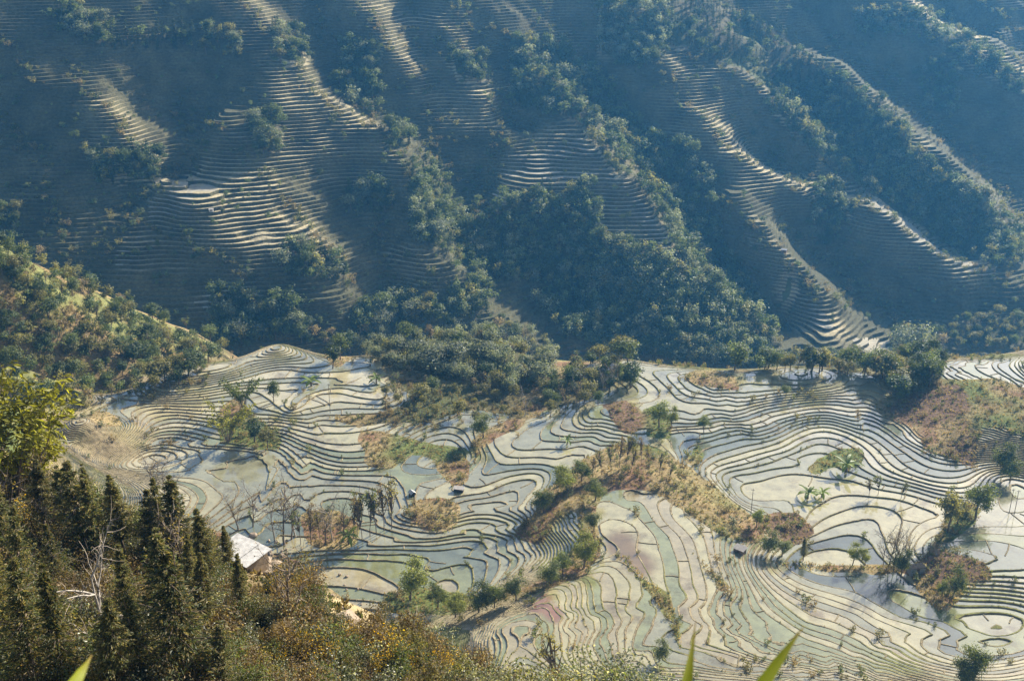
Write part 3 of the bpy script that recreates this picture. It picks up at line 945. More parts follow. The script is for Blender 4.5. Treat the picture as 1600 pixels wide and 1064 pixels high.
def tube(path, radii, sides=5):
    path = np.asarray(path, float); radii = np.asarray(radii, float)
    d = np.gradient(path, axis=0); d = unit(d)
    ref = np.where(np.abs(d[:, 2:3]) > 0.9, np.array([[1., 0, 0]]), np.array([[0, 0, 1.]]))
    u_ = unit(np.cross(d, ref)); v_ = np.cross(d, u_)
    a_ = np.arange(sides) * 2 * math.pi / sides
    V = path[:, None, :] + radii[:, None, None] * (np.cos(a_)[None, :, None] * u_[:, None, :] + np.sin(a_)[None, :, None] * v_[:, None, :])
    n_ = len(path)
    i = np.arange(n_ - 1)[:, None] * sides; j = np.arange(sides)[None, :]; j2 = (j + 1) % sides
    F = np.stack([i + j, i + j2, i + sides + j2, i + sides + j], -1).reshape(-1, 4)
    return V.reshape(-1, 3), F


def merge(parts):
    Vs, Fs, o = [], [], 0
    for V, F in parts:
        Vs.append(V); Fs.append(F + o); o += len(V)
    return np.concatenate(Vs), np.concatenate(Fs)


def limb(p0, d0, length, r0, r, seg=4, bend=0.25, up=0.1, tip=0.25):
    p = [np.array(p0, float)]; d_ = unit(np.array(d0, float))
    for i in range(seg):
        d_ = unit(d_ + bend * r.normal(size=3) * 0.6 + np.array([0, 0, up]))
        p.append(p[-1] + d_ * length / seg)
    return np.array(p), np.linspace(r0, r0 * tip, seg + 1)


def tint_leaves(n_, base, r, spread=0.25, tip=None, tip_share=0.0, clump=None):
    f = 1 + spread * r.normal(size=n_)
    if clump is not None: f = f * clump
    c = np.array(base)[None, :] * np.clip(f, 0.35, 2.2)[:, None]
    if tip is not None:
        s_ = r.random(n_) < tip_share
        c[s_] = np.array(tip) * np.clip(f[s_], 0.5, 1.6)[:, None]
    return np.repeat(np.clip(c, 0.004, 0.75), 4, axis=0)


def broad_tree(seed, n_leaf, leaf, base, tall=1.0, wide=0.36, crown0=0.25, n_clump=16, tip=None, tip_share=0.0, thin=1.0, limbs=7, squash=1.0, r0=0.026):
    """a broadleaf tree one unit tall: trunk with limbs, crown of leaf clumps"""
    r = np.random.default_rng(seed)
    tp, trd = limb((0, 0, -0.04), (0, 0, 1), 0.72 if r0 > 0.02 else 0.95, r0, r, 6, 0.12, 0.15, 0.3)
    parts = [tube(tp, trd, 6)]
    cz = (1 + crown0) / 2; hz = (1 - crown0) / 2
    cl = []
    while len(cl) < n_clump:
        v = r.normal(size=3); v = v / np.linalg.norm(v) * (0.35 + 0.62 * r.random())
        if v[2] < -0.75: continue
        cl.append(v)
    cl = np.array(cl)
    cen = cl * np.array([wide, wide, hz * squash]) * 0.82 + np.array([0, 0, cz]) + tp[-2] * np.array([1, 1, 0])
    for i in range(limbs):
        q = tp[2 + i % 4]; tgt = cen[i % len(cen)]
        mid = (q + tgt) / 2 + np.array([0, 0, -0.03])
        parts.append(tube(np.array([q, mid, tgt]), [0.012, 0.008, 0.003], 4))
    V, F = merge(parts)
    cs = wide * (0.33 + 0.22 * r.random(n_clump)) * thin
    w = cs ** 2; pick = r.choice(n_clump, n_leaf, p=w / w.sum())
    dv = unit(r.normal(size=(n_leaf, 3))); rad = cs[pick] * (0.25 + 0.95 * r.random(n_leaf))
    st_ = (0.7 + 0.8 * r.random((n_clump, 3)))[pick]
    c = cen[pick] + dv * rad[:, None] * st_ * np.array([1, 1, 0.8])
    nrm = dv + 0.5 * unit(c - np.array([0, 0, cz])) + 0.55 * r.normal(size=(n_leaf, 3)) + np.array([0, 0, 0.25])
    LV, LF = leaves(c, nrm, leaf * (0.7 + 0.6 * r.random(n_leaf)), leaf * 0.62, r)
    cb = 0.8 + 0.4 * r.random(n_clump)
    col = tint_leaves(n_leaf, base, r, 0.22, tip, tip_share, cb[pick])
    return (V, F), (LV, LF, col)


def conifer_tree(seed, n_whorl, per, sprays, leaf, base, wide=0.16, crown0=0.12, droop=0.25, tip=None, tip_share=0.0):
    r = np.random.default_rng(seed)
    tp, trd = limb((0, 0, -0.04), (0, 0, 1), 1.03, 0.017, r, 7, 0.03, 0.2, 0.12)
    parts = [tube(tp, trd, 6)]
    C, Nn, AL = [], [], []
    for i in range(n_whorl):
        f = (i + r.random()) / n_whorl
        z = crown0 + (1 - crown0) * f
        R = wide * (1 - f) ** 0.9 * (0.6 + 0.6 * r.random()) + 0.01
        if f < 0.12: R *= 0.6
        for j in range(per):
            a_ = 2 * math.pi * (j + r.random()) / per + i * 1.3
            Rb = R * (0.45 + 0.8 * r.random())
            out = np.array([math.cos(a_), math.sin(a_), 0])
            s_ = np.linspace(0.12, 1, sprays)
            pts = np.array([0, 0, z]) + out * (Rb * s_)[:, None] + np.array([0, 0, 1.0]) * (-droop * Rb * s_ ** 1.3 + 0.35 * Rb * s_ ** 3)[:, None]
            side_ = np.array([-math.sin(a_), math.cos(a_), 0]); fan_ = r.uniform(-1, 1, sprays) * Rb * (0.10 + 0.30 * s_ * (1.15 - s_))
            pts += side_ * fan_[:, None] + r.normal(size=pts.shape) * np.array([0.004, 0.004, 0.003 + 0.05 * Rb])
            C.append(pts); Nn.append(np.tile(np.array([0, 0, 0.9]) + 0.3 * out, (sprays, 1)) + 0.55 * r.normal(size=(sprays, 3))); AL.append(np.tile(out + np.array([0, 0, 0.15]), (sprays, 1)))
            if Rb > wide * 0.3 and j % 2 == 0:
                parts.append(tube(np.array([[0, 0, z], pts[-1]]), [0.005, 0.0015], 3))
    V, F = merge(parts)
    C, Nn, AL = np.concatenate(C), np.concatenate(Nn), np.concatenate(AL)
    LV, LF = leaves(C, Nn, leaf * (0.7 + 0.6 * r.random(len(C))), leaf * 0.34, r, AL)
    col = tint_leaves(len(C), base, r, 0.25, tip, tip_share)
    return (V, F), (LV, LF, col)


def bare_tree(seed, n_limb=9, twigs=16, leaf_n=0, leaf=0.03, base=(0.3, 0.2, 0.05), spread=0.9, r0=0.02):
    r = np.random.default_rng(seed)
    tp, trd = limb((0, 0, -0.04), (0, 0, 1), 0.8, r0, r, 6, 0.16, 0.2, 0.25)
    parts = [tube(tp, trd, 6)]; tw = []; ends = []
    for i in range(n_limb):
        q = tp[2 + i % 5]; a_ = i * 2.4 + r.random()
        d_ = np.array([math.cos(a_) * spread, math.sin(a_) * spread, 0.9])
        lp, lr = limb(q, d_, 0.3 + 0.2 * r.random(), r0 * 0.45, r, 5, 0.3, 0.12, 0.3)
        parts.append(tube(lp, lr, 4))
        for j in range(twigs):
            q2 = lp[1 + j % 5]; d2 = unit(lp[-1] - lp[0]) + 0.9 * r.normal(size=3)
            wp, wr = limb(q2, d2, 0.08 + 0.12 * r.random(), r0 * 0.14, r, 3, 0.4, 0.1, 0.5)
            tw.append(tube(wp, wr, 3)); ends += list(wp[1:])
    V, F = merge(parts); TV, TF = merge(tw)
    out = [(V, F), (TV, TF)]
    if leaf_n:
        ends = np.array(ends); c = ends[r.choice(len(ends), leaf_n)] + 0.012 * r.normal(size=(leaf_n, 3))
        LV, LF = leaves(c, r.normal(size=(leaf_n, 3)) + np.array([0, 0, 0.6]), leaf * (0.7 + 0.6 * r.random(leaf_n)), leaf * 0.6, r)
        out.append((LV, LF, tint_leaves(leaf_n, base, r, 0.3)))
    return out


def bamboo_clump(seed, culms=22, per=34, leaf=0.07, base=(0.2, 0.2, 0.03)):
    r = np.random.default_rng(seed); parts = []; C = []; AL = []
    for i in range(culms):
        a_ = r.random() * 6.28; d_ = np.array([math.cos(a_) * 0.22, math.sin(a_) * 0.22, 1])
        p = [np.array([math.cos(a_), math.sin(a_), 0]) * 0.07 * r.random()]
        L = 0.75 + 0.45 * r.random()
        for q in range(7):
            d_ = unit(d_ + np.array([math.cos(a_), math.sin(a_), -0.55]) * 0.022 * q ** 1.5)
            p.append(p[-1] + d_ * L / 7)
        p = np.array(p); parts.append(tube(p, np.linspace(0.006, 0.0015, 8), 4))
        f = 0.35 + 0.65 * r.random(per) ** 0.7
        c = np.stack([np.interp(f * 7, np.arange(8), p[:, k_]) for k_ in range(3)], 1) + 0.035 * r.normal(size=(per, 3))
        C.append(c); AL.append(np.tile(np.array([math.cos(a_), math.sin(a_), -0.5]), (per, 1)) + 0.6 * r.normal(size=(per, 3)))
    C = np.concatenate(C); AL = np.concatenate(AL)
    LV, LF = leaves(C, r.normal(size=C.shape) + np.array([0, 0, 0.8]), leaf * (0.7 + 0.6 * r.random(len(C))), leaf * 0.4, r, AL)
    V, F = merge(parts)
    return (V, F), (LV, LF, tint_leaves(len(C), base, r, 0.3))


def shrub(seed, n_leaf, leaf, base, tip=None, tip_share=0.0, stems=9, squash=0.8, loose=0.3):
    r = np.random.default_rng(seed); parts = []
    cen = []
    for i in range(stems):
        a_ = r.random() * 6.28; d_ = np.array([math.cos(a_) * 0.6, math.sin(a_) * 0.6, 1.0])
        lp, lr = limb((0, 0, -0.05), d_, (0.5 + 0.45 * r.random()), 0.022, r, 4, 0.25, 0.1, 0.2)
        parts.append(tube(lp, lr, 4)); cen.append(lp[-1]); cen.append(lp[2])
    cen = np.array(cen)
    pick = r.choice(len(cen), n_leaf); dv = unit(r.normal(size=(n_leaf, 3)))
    c = cen[pick] + dv * (loose * (0.35 + 0.65 * r.random(n_leaf)))[:, None] * np.array([1, 1, squash]); c[:, 2] = np.abs(c[:, 2])
    LV, LF = leaves(c, dv + 0.6 * r.normal(size=(n_leaf, 3)) + np.array([0, 0, 0.4]), leaf * (0.7 + 0.6 * r.random(n_leaf)), leaf * 0.6, r)
    V, F = merge(parts)
    cb = 0.75 + 0.5 * r.random(len(cen))
    return (V, F), (LV, LF, tint_leaves(n_leaf, base, r, 0.25, tip, tip_share, cb[pick]))


def banana_plant(seed, n=9, base=(0.17, 0.22, 0.035)):
    r = np.random.default_rng(seed)
    parts = [tube(np.array([[0, 0, -0.05], [0.01, 0, 0.22], [0, 0.01, 0.45]]), [0.05, 0.042, 0.03], 6)]
    Vs, Fs, cs, o = [], [], [], 0
    for i in range(n):
        a_ = i * 2.4 + 0.4 * r.random(); out = np.array([math.cos(a_), math.sin(a_), 0]); side = np.array([-math.sin(a_), math.cos(a_), 0])
        L = 0.6 + 0.2 * r.random(); up = 1.1 - 0.09 * i
        t = np.linspace(0, 1, 7)
        mid = np.array([0, 0, 0.42]) + out * (L * 0.75 * t)[:, None] + np.array([0, 0, 1.0]) * (up * 0.62 * t - 0.62 * t ** 2 * (0.55 + 0.1 * i * 0.5))[:, None]
        w = 0.085 * np.sin(np.pi * np.clip(t * 0.92 + 0.08, 0, 1)) ** 0.6
        A_ = mid + side * w[:, None] + np.array([0, 0, 0.03]); B_ = mid - side * w[:, None] + np.array([0, 0, 0.03])
        V = np.concatenate([A_, mid, B_]); q = np.arange(6)
        F = np.concatenate([np.stack([q, q + 1, q + 8, q + 7], 1), np.stack([q + 7, q + 8, q + 15, q + 14], 1)])
        Vs.append(V); Fs.append(F + o); o += len(V); cs.append(np.tile(np.array(base) * (0.75 + 0.5 * r.random()), (len(V), 1)))
    V, F = merge(parts)
    return (V, F), (np.concatenate(Vs), np.concatenate(Fs), np.concatenate(cs))


MAT_TWIG = plain_material('twigs', (0.27, 0.22, 0.17), 0.9, 0.7, 1.2, 5)


class Proto:
    """trunk and crown shapes of one kind of plant, one unit tall"""
    def __init__(self, name, made, bark=None, stem='trunk', top='crown'):
        bark = bark or MAT_BARK
        self.parts = []
        self.raw = made
        for i, pt in enumerate(made):
            if len(pt) == 3:
                self.parts.append((top, quad_mesh(name + '_' + top, pt[0], pt[1], pt[2], MAT_LEAF)))
            elif i == 0:
                self.parts.append((stem, quad_mesh(name + '_' + stem, pt[0], pt[1], None, bark, True)))
            else:
                self.parts.append(('twigs', quad_mesh(name + '_twigs', pt[0], pt[1], None, MAT_TWIG)))


def plant(name, proto, x, y, z, h, label, cat, group=None, wide=1.0, rot=None, lean=0.0):
    e = bpy.data.objects.new(name, None); COL.objects.link(e)
    e.empty_display_size = 0.5
    e.location = (x, y, z + CAM_Z)
    e.rotation_euler = (lean * random.uniform(-1, 1), lean * random.uniform(-1, 1), random.random() * 6.28 if rot is None else rot)
    e.scale = (h * wide, h * wide, h)
    e['label'] = label; e['category'] = cat
    if group: e['group'] = group
    for nm, me in proto.parts:
        o = bpy.data.objects.new(nm, me); COL.objects.link(o); o.parent = e
        if nm in ('crown', 'twigs', 'leaves'): o['kind'] = 'stuff'
    return e


def scatter_mesh(name, protos, pts, hs, wides, which, parent=None):
    """a mass of small plants nobody could count: one object that instances a few shapes on its points"""
    me = bpy.data.meshes.new(name)
    P_ = np.asarray(pts, np.float32).copy(); P_[:, 2] += CAM_Z
    me.vertices.add(len(P_)); me.vertices.foreach_set('co', P_.ravel())
    sc_ = np.stack([hs * wides, hs * wides, hs], 1).astype(np.float32)
    a_ = me.attributes.new('grow', 'FLOAT_VECTOR', 'POINT'); a_.data.foreach_set('vector', sc_.ravel())
    ro = np.zeros((len(P_), 3), np.float32); ro[:, 2] = rng.random(len(P_)) * 6.283; ro[:, :2] = rng.normal(size=(len(P_), 2)) * 0.05
    a_ = me.attributes.new('turn', 'FLOAT_VECTOR', 'POINT'); a_.data.foreach_set('vector', ro.ravel())
    a_ = me.attributes.new('sort', 'INT', 'POINT'); a_.data.foreach_set('value', np.asarray(which, np.int32))
    ob = link(name, me, parent, kind='stuff')
    ng = bpy.data.node_groups.new(name, 'GeometryNodeTree')
    ng.interface.new_socket('Geometry', in_out='INPUT', socket_type='NodeSocketGeometry')
    ng.interface.new_socket('Geometry', in_out='OUTPUT', socket_type='NodeSocketGeometry')
    gi = ng.nodes.new('NodeGroupInput'); go = ng.nodes.new('NodeGroupOutput'); jn = ng.nodes.new('GeometryNodeJoinGeometry')
    def attr(nm, tp):
        n_ = ng.nodes.new('GeometryNodeInputNamedAttribute'); n_.data_type = tp; n_.inputs['Name'].default_value = nm
        return n_.outputs['Attribute']
    g_, t_, s_ = attr('grow', 'FLOAT_VECTOR'), attr('turn', 'FLOAT_VECTOR'), attr('sort', 'INT')
    er = ng.nodes.new('FunctionNodeEulerToRotation'); ng.links.new(t_, er.inputs[0])
    for i, pr in enumerate(protos):
        V, F, C = [q for q in pr if len(q) == 3][0]
        src = bpy.data.objects.new(name + '_shape', quad_mesh(name + '_shape', V, F, C, MAT_LEAF))
        oi = ng.nodes.new('GeometryNodeObjectInfo'); oi.inputs['Object'].default_value = src; oi.inputs['As Instance'].default_value = True
        cm = ng.nodes.new('FunctionNodeCompare'); cm.data_type = 'INT'; cm.operation = 'EQUAL'
        ia = [q for q in cm.inputs if q.enabled and q.type == 'INT']
        ng.links.new(s_, ia[0]); ia[1].default_value = i
        ip = ng.nodes.new('GeometryNodeInstanceOnPoints')
        ng.links.new(gi.outputs[0], ip.inputs['Points']); ng.links.new(cm.outputs[0], ip.inputs['Selection'])
        ng.links.new(oi.outputs['Geometry'], ip.inputs['Instance']); ng.links.new(er.outputs[0], ip.inputs['Rotation']); ng.links.new(g_, ip.inputs['Scale'])
        ng.links.new(ip.outputs[0], jn.inputs[0])
    ng.links.new(jn.outputs[0], go.inputs[0])
    md = ob.modifiers.new('plants', 'NODES'); md.node_group = ng
    return ob


# ------------------------------------------------------------------ plants: kinds
G_DARK = (0.075, 0.098, 0.038); G_MID = (0.115, 0.14, 0.045); G_GREY = (0.165, 0.185, 0.125); G_BRIGHT = (0.20, 0.225, 0.05); G_OLIVE = (0.19, 0.175, 0.06); G_YEL = (0.30, 0.26, 0.05); G_BROWN = (0.25, 0.185, 0.095)
P_BROAD = [Proto('broadleaf', broad_tree(100 + i, 1000, 0.07, [G_MID, G_DARK, G_MID, G_OLIVE][i], wide=[0.36, 0.30, 0.42, 0.33][i], crown0=[0.22, 0.15, 0.25, 0.3][i], n_clump=18)) for i in range(4)]
P_GREY = [Proto('evergreen', broad_tree(140 + i, 1000, 0.07, G_GREY, wide=0.42 + 0.06 * i, crown0=0.2, n_clump=20, tip=(0.30, 0.31, 0.22), tip_share=0.3)) for i in range(2)]
P_FINE = [Proto('leafy_tree', broad_tree(160 + i, 3000, 0.042, [(0.15, 0.18, 0.05), (0.23, 0.25, 0.06), (0.105, 0.13, 0.045)][i], wide=[0.38, 0.34, 0.36][i], crown0=[0.2, 0.2, 0.08][i], n_clump=16, thin=0.95, tip=(0.24, 0.25, 0.07), tip_share=0.25)) for i in range(3)]
P_CONI = [Proto('conifer', conifer_tree(200 + i, 26, 8, 30, 0.028, [(0.10, 0.115, 0.045), (0.12, 0.125, 0.05), (0.085, 0.10, 0.042)][i], wide=[0.21, 0.17, 0.26][i], crown0=[0.22, 0.34, 0.12][i], tip=(0.27, 0.22, 0.09), tip_share=0.35)) for i in range(3)]
P_FCON = [Proto('fir', conifer_tree(230 + i, 13, 5, 4, 0.10, (0.05, 0.068, 0.035), wide=0.17, crown0=0.15)) for i in range(2)]
P_SLEN = [Proto('slender_tree', broad_tree(250 + i, 300, 0.034, [(0.26, 0.23, 0.08), (0.17, 0.19, 0.06), (0.30, 0.22, 0.11)][i], wide=0.19, crown0=0.2, n_clump=26, thin=0.55, limbs=22, r0=0.009)) for i in range(3)]
P_BARE = [Proto('bare_tree', bare_tree(270 + i, 9, 16, [0, 160, 90][i], 0.03, [(0.3, 0.2, 0.05), (0.32, 0.24, 0.06), (0.22, 0.14, 0.06)][i]), MAT_PALE_BARK if i == 0 else MAT_BARK) for i in range(3)]
P_BAMB = [Proto('bamboo', bamboo_clump(290 + i, 26, 40, 0.075, [(0.22, 0.215, 0.03), (0.15, 0.18, 0.035)][i]), stem='culms', top='leaves') for i in range(2)]
P_BANA = [Proto('banana', banana_plant(300 + i), stem='trunk', top='leaves') for i in range(2)]
P_SHRUB = [Proto('shrub', shrub(310 + i, 1000, 0.065, [(0.075, 0.095, 0.028), (0.12, 0.105, 0.03), (0.14, 0.095, 0.04), (0.10, 0.11, 0.065)][i], [(0.15, 0.17, 0.05), (0.27, 0.21, 0.07), (0.33, 0.24, 0.13), (0.42, 0.42, 0.34)][i], [0.2, 0.15, 0.25, 0.2][i]), stem='stems', top='leaves') for i in range(4)]
P_EDGE = [Proto('leafy_shrub', shrub(340 + i, 1500, 0.05, [G_GREY, G_OLIVE, G_MID][i], (0.36, 0.35, 0.27), 0.25, stems=12), stem='stems', top='leaves') for i in range(3)]
P_FLOWER = [Proto('flowering_shrub', shrub(330 + i, 1100, 0.055, (0.14, 0.12, 0.04), (0.60, 0.36, 0.01), 0.34), stem='stems', top='leaves') for i in range(2)]
# light versions for the masses far away
R_BROAD = [broad_tree(400 + i, 260, 0.105, [(0.17, 0.205, 0.08), (0.11, 0.14, 0.055), (0.25, 0.27, 0.18), (0.26, 0.245, 0.09), (0.30, 0.23, 0.13)][i], wide=0.36 + 0.04 * (i % 3), crown0=0.15, n_clump=9) for i in range(5)]
R_FIR = [conifer_tree(420 + i, 13, 5, 4, 0.10, (0.05, 0.068, 0.035), wide=0.17) for i in range(2)]
R_SHRUB = [shrub(430 + i, 120, 0.18, [G_MID, G_OLIVE, G_BROWN, G_GREY][i], (0.26, 0.21, 0.10), 0.2, stems=5) for i in range(4)]


def one(px, py):
    x, y, z, t = at([px], [py]); return float(x[0]), float(y[0]), float(z[0]), float(t[0])


def put(name, proto, px, py, hpx, label, cat='tree', group=None, wide=1.0, lean=0.03):
    """a plant whose foot is where the photograph shows it, hpx photograph pixels tall"""
    x, y, z, t = one(px, py)
    h = hpx * t / FOC / 0.90
    return plant(name, proto, x, y, z - 0.1, h, label, cat, group, wide, None, lean)


# ------------------------------------------------------------------ trees one can point at
INDIV = [
 ('leafy_tree', P_FINE[1], 640, 938, 66, 1.1, 'tall bright leafy tree left of the row below the curved pools'),
 ('leafy_tree', P_FINE[0], 684, 950, 44, 1.0, 'small leafy tree just right of the tall one below the curved pools'),
 ('leafy_tree', P_FINE[1], 712, 964, 46, 1.0, 'leafy tree with forked trunk in the row below the curved pools'),
 ('leafy_tree', P_FINE[2], 748, 956, 54, 1.0, 'dark leafy tree fourth from the left in the row below the curved pools'),
 ('leafy_tree', P_FINE[0], 772, 950, 44, 1.0, 'round leafy tree fifth from the left in the row below the curved pools'),
 ('leafy_tree', P_FINE[2], 806, 938, 44, 1.1, 'dark bushy tree beside the red pool corner'),
 ('leafy_tree', P_FINE[2], 860, 912, 40, 1.2, 'low dark tree at the end of the row before the ridge bank'),
 ('leafy_tree', P_FINE[0], 880, 900, 40, 1.1, 'leafy tree on the bank left of the rust coloured pool'),
 ('leafy_tree', P_FINE[1], 912, 888, 54, 1.1, 'large round leafy tree left of the rust coloured pool'),
 ('leafy_tree', P_FINE[2], 928, 830, 34, 1.1, 'dark tree on the ridge edge above the rust coloured pool'),
 ('leafy_tree', P_FINE[0], 930, 782, 36, 1.2, 'bushy tree at the upper corner of the spur of wide pools'),
 ('leafy_tree', P_FINE[2], 1030, 1032, 36, 1.1, 'dark round tree standing between the pools at the bottom edge'),
 ('leafy_tree', P_FINE[0], 1182, 824, 32, 0.9, 'small round tree on the narrow pool beside the ploughed mound'),
 ('leafy_tree', P_FINE[2], 1200, 862, 34, 1.4, 'dark bushy tree beside the grey roofed hut'),
 ('leafy_tree', P_FINE[0], 1222, 868, 26, 1.3, 'lower bushy tree right of the one beside the grey roofed hut'),
 ('conifer_tree', P_CONI[0], 1255, 874, 34, 1.3, 'small dark conifer on the bund above the broad dark pool'),
 ('leafy_tree', P_FINE[1], 1332, 882, 34, 0.9, 'bright sapling on the bund above the broad dark pool, left of two'),
 ('leafy_tree', P_FINE[1], 1352, 882, 28, 0.8, 'bright sapling on the bund above the broad dark pool, right of two'),
 ('leafy_tree', P_FINE[2], 1408, 898, 46, 0.9, 'leafy tree standing against the dark shed'),
 ('leafy_tree', P_FINE[2], 1490, 932, 46, 0.8, 'slim dark tree below the ploughed knoll'),
 ('leafy_tree', P_FINE[0], 1472, 936, 30, 0.8, 'short tree left of the slim one below the ploughed knoll'),
 ('broadleaf_tree', P_BROAD[3], 1480, 832, 64, 0.9, 'tall brown crowned tree with a bare trunk on the bank'),
 ('leafy_tree', P_FINE[0], 1524, 812, 58, 1.1, 'broad green tree on the bank right of the brown crowned tree'),
 ('leafy_tree', P_FINE[2], 1496, 818, 30, 1.2, 'low dark tree at the foot of the bank trees'),
 ('leafy_tree', P_FINE[0], 1520, 1072, 64, 0.9, 'bushy tree among the pools cut by the bottom edge'),
 ('leafy_tree', P_FINE[2], 1500, 1072, 40, 1.2, 'smaller tree beside the bushy one at the bottom edge'),
 ('broadleaf_tree', P_BROAD[1], 985, 606, 46, 1.2, 'dark round topped tree standing alone on the terrace edge'),
 ('leafy_tree', P_FINE[0], 1030, 668, 44, 1.1, 'grey green tree beside the dark ploughed mound'),
 ('leafy_tree', P_FINE[1], 1048, 668, 34, 0.8, 'yellowish narrow tree right of the grey green one'),
 ('leafy_tree', P_FINE[0], 1100, 676, 28, 1.1, 'small spreading tree on the bund of the stepped cream pools'),
 ('leafy_tree', P_FINE[2], 1228, 618, 18, 1.2, 'small dark bush tree alone among the upper pools'),
 ('leafy_tree', P_FINE[2], 755, 684, 42, 1.1, 'dark bushy tree beside the middle hollow'),
 ('leafy_tree', P_FINE[0], 850, 800, 38, 1.2, 'dense olive tree at the foot of the scrubby ridge'),
 ('leafy_tree', P_FINE[1], 886, 768, 46, 1.2, 'leafy tree on the left shoulder of the scrubby ridge'),
 ('leafy_tree', P_FINE[0], 908, 752, 36, 1.2, 'leafy tree behind the left shoulder of the scrubby ridge'),
 ('leafy_tree', P_FINE[2], 1566, 735, 44, 1.1, 'dark tree beside the bright green field patch'),
 ('leafy_tree', P_FINE[0], 1578, 752, 34, 1.2, 'round tree in front of the bright green field patch'),
 ('bamboo_clump', P_BAMB[1], 380, 640, 52, 1.0, 'bamboo clump on the island of trees in the striped fan'),
 ('bamboo_clump', P_BAMB[0], 356, 690, 58, 1.1, 'yellow green bamboo at the left of the island of trees'),
 ('broadleaf_tree', P_BROAD[1], 398, 690, 38, 1.4, 'dark broad tree at the foot of the island of trees'),
 ('broadleaf_tree', P_BROAD[3], 418, 700, 30, 1.3, 'olive shrub like tree at the right of the island'),
 ('broadleaf_tree', P_BROAD[0], 428, 628, 34, 0.8, 'thin tree standing right of the bamboo on the pool edge'),
 ('broadleaf_tree', P_BROAD[1], 520, 575, 42, 1.0, 'dark tree beside the pale pools of the upper shelf'),
 ('broadleaf_tree', P_BROAD[0], 532, 562, 42, 0.9, 'taller tree behind the pale pools of the upper shelf'),
 ('broadleaf_tree', P_BROAD[1], 548, 552, 40, 0.9, 'dark tree above the corner of the pale shelf pools'),
 ('broadleaf_tree', P_GREY[1], 1430, 562, 58, 1.1, 'huge grey domed tree on the rim above the terraces'),
 ('broadleaf_tree', P_GREY[0], 1408, 560, 40, 1.2, 'grey crown pressed against the left of the huge domed tree'),
 ('banana_plant', P_BANA[0], 1322, 736, 26, 1.5, 'big banana plant on the small knoll between pools'),
 ('banana_plant', P_BANA[1], 1262, 778, 20, 1.6, 'banana plant spreading low on the bund below the knoll'),
 ('banana_plant', P_BANA[0], 1284, 776, 16, 1.5, 'smaller banana plant right of the one on the bund'),
 ('banana_plant', P_BANA[1], 886, 694, 16, 1.3, 'banana plant at the foot of the black stepped walls'),
 ('banana_plant', P_BANA[0], 588, 598, 16, 1.5, 'banana plant on the bank of the curved cream pools'),
 ('banana_plant', P_BANA[1], 486, 602, 18, 1.6, 'banana plant on the bank between the two upper shelves'),
 ('banana_plant', P_BANA[0], 545, 850, 30, 1.0, 'banana plant behind the pale roofed shed, by the curved pools'),
 ('banana_plant', P_BANA[1], 172, 590, 12, 1.6, 'banana plant on the outer rim of the striped fan'),
 ('slender_tree', P_SLEN[0], 872, 1085, 120, 1.0, 'tall slender tree in front of the pink pools'),
 ('slender_tree', P_SLEN[1], 1372, 772, 34, 1.4, 'slim yellowish tree cluster on the bund below the banana knoll'),
 ('slender_tree', P_SLEN[0], 1358, 776, 30, 1.4, 'slim yellowish tree left in the cluster below the banana knoll'),
 ('slender_tree', P_SLEN[1], 1408, 778, 32, 1.3, 'wispy green tree right of the yellowish cluster'),
 ('slender_tree', P_SLEN[2], 1340, 668, 30, 1.0, 'slim pole like tree on the knoll left of its two companions'),
]
for nm, pr, px, py, hp, wd, lab in INDIV:
    cat = 'bamboo' if nm.startswith('bamboo') else 'banana plant' if nm.startswith('banana') else 'tree'
    put(nm, pr, px, py, hp, lab, cat, 'single trees among the pools' if cat == 'tree' else None, wd)
GROUPS = [
 (P_SLEN, 'slender_tree', [(552,842,78),(558,838,84),(566,842,76),(578,836,80),(588,832,88),(600,828,80),(612,826,92),(470,850,66),(486,850,72),(500,842,60)], 'slender nearly bare tree standing before the left basin of pools', 'slender trees before the left basin', 0.9),
 (P_BARE, 'bare_tree', [(430,845,70),(444,850,82),(455,842,64),(520,845,66),(372,828,58),(395,822,60),(462,838,70),(508,850,64),(536,846,62)], 'leafless tree behind the pale roofed shed', 'leafless trees behind the shed', 1.0),
 (P_SLEN, 'slender_tree', [(940,742,46),(955,735,50),(968,730,56),(978,726,60),(990,722,56),(1002,726,50),(1015,732,46),(1030,742,44),(926,746,40),(985,740,50),(1045,752,38)], 'slender thin crowned tree on the scrubby ridge', 'slender trees on the scrubby ridge', 0.9),
 (P_BARE, 'bare_tree', [(1380,886,60),(1388,890,64),(1396,892,60),(1404,888,56),(1415,886,52)], 'thin bare tree in the clump by the dark shed', 'bare trees by the dark shed', 0.7),
 (P_BARE, 'bare_tree', [(236,768,52),(248,772,58),(258,770,48),(270,776,44)], 'bare tree in the clump at the lower edge of the striped fan', 'bare trees below the striped fan', 0.9),
 (P_BARE, 'bare_tree', [(820,650,40),(884,640,38),(900,636,40),(940,618,36),(950,606,40),(960,600,36)], 'bare tree on the wooded bank behind the middle pools', 'bare trees on the wooded bank', 0.9),
]
for prs, nm, pts_, lab, grp, wd in GROUPS:
    for i, (px, py, hp) in enumerate(pts_):
        put(nm, prs[i % len(prs)], px, py, hp, lab, 'tree', grp, wd)

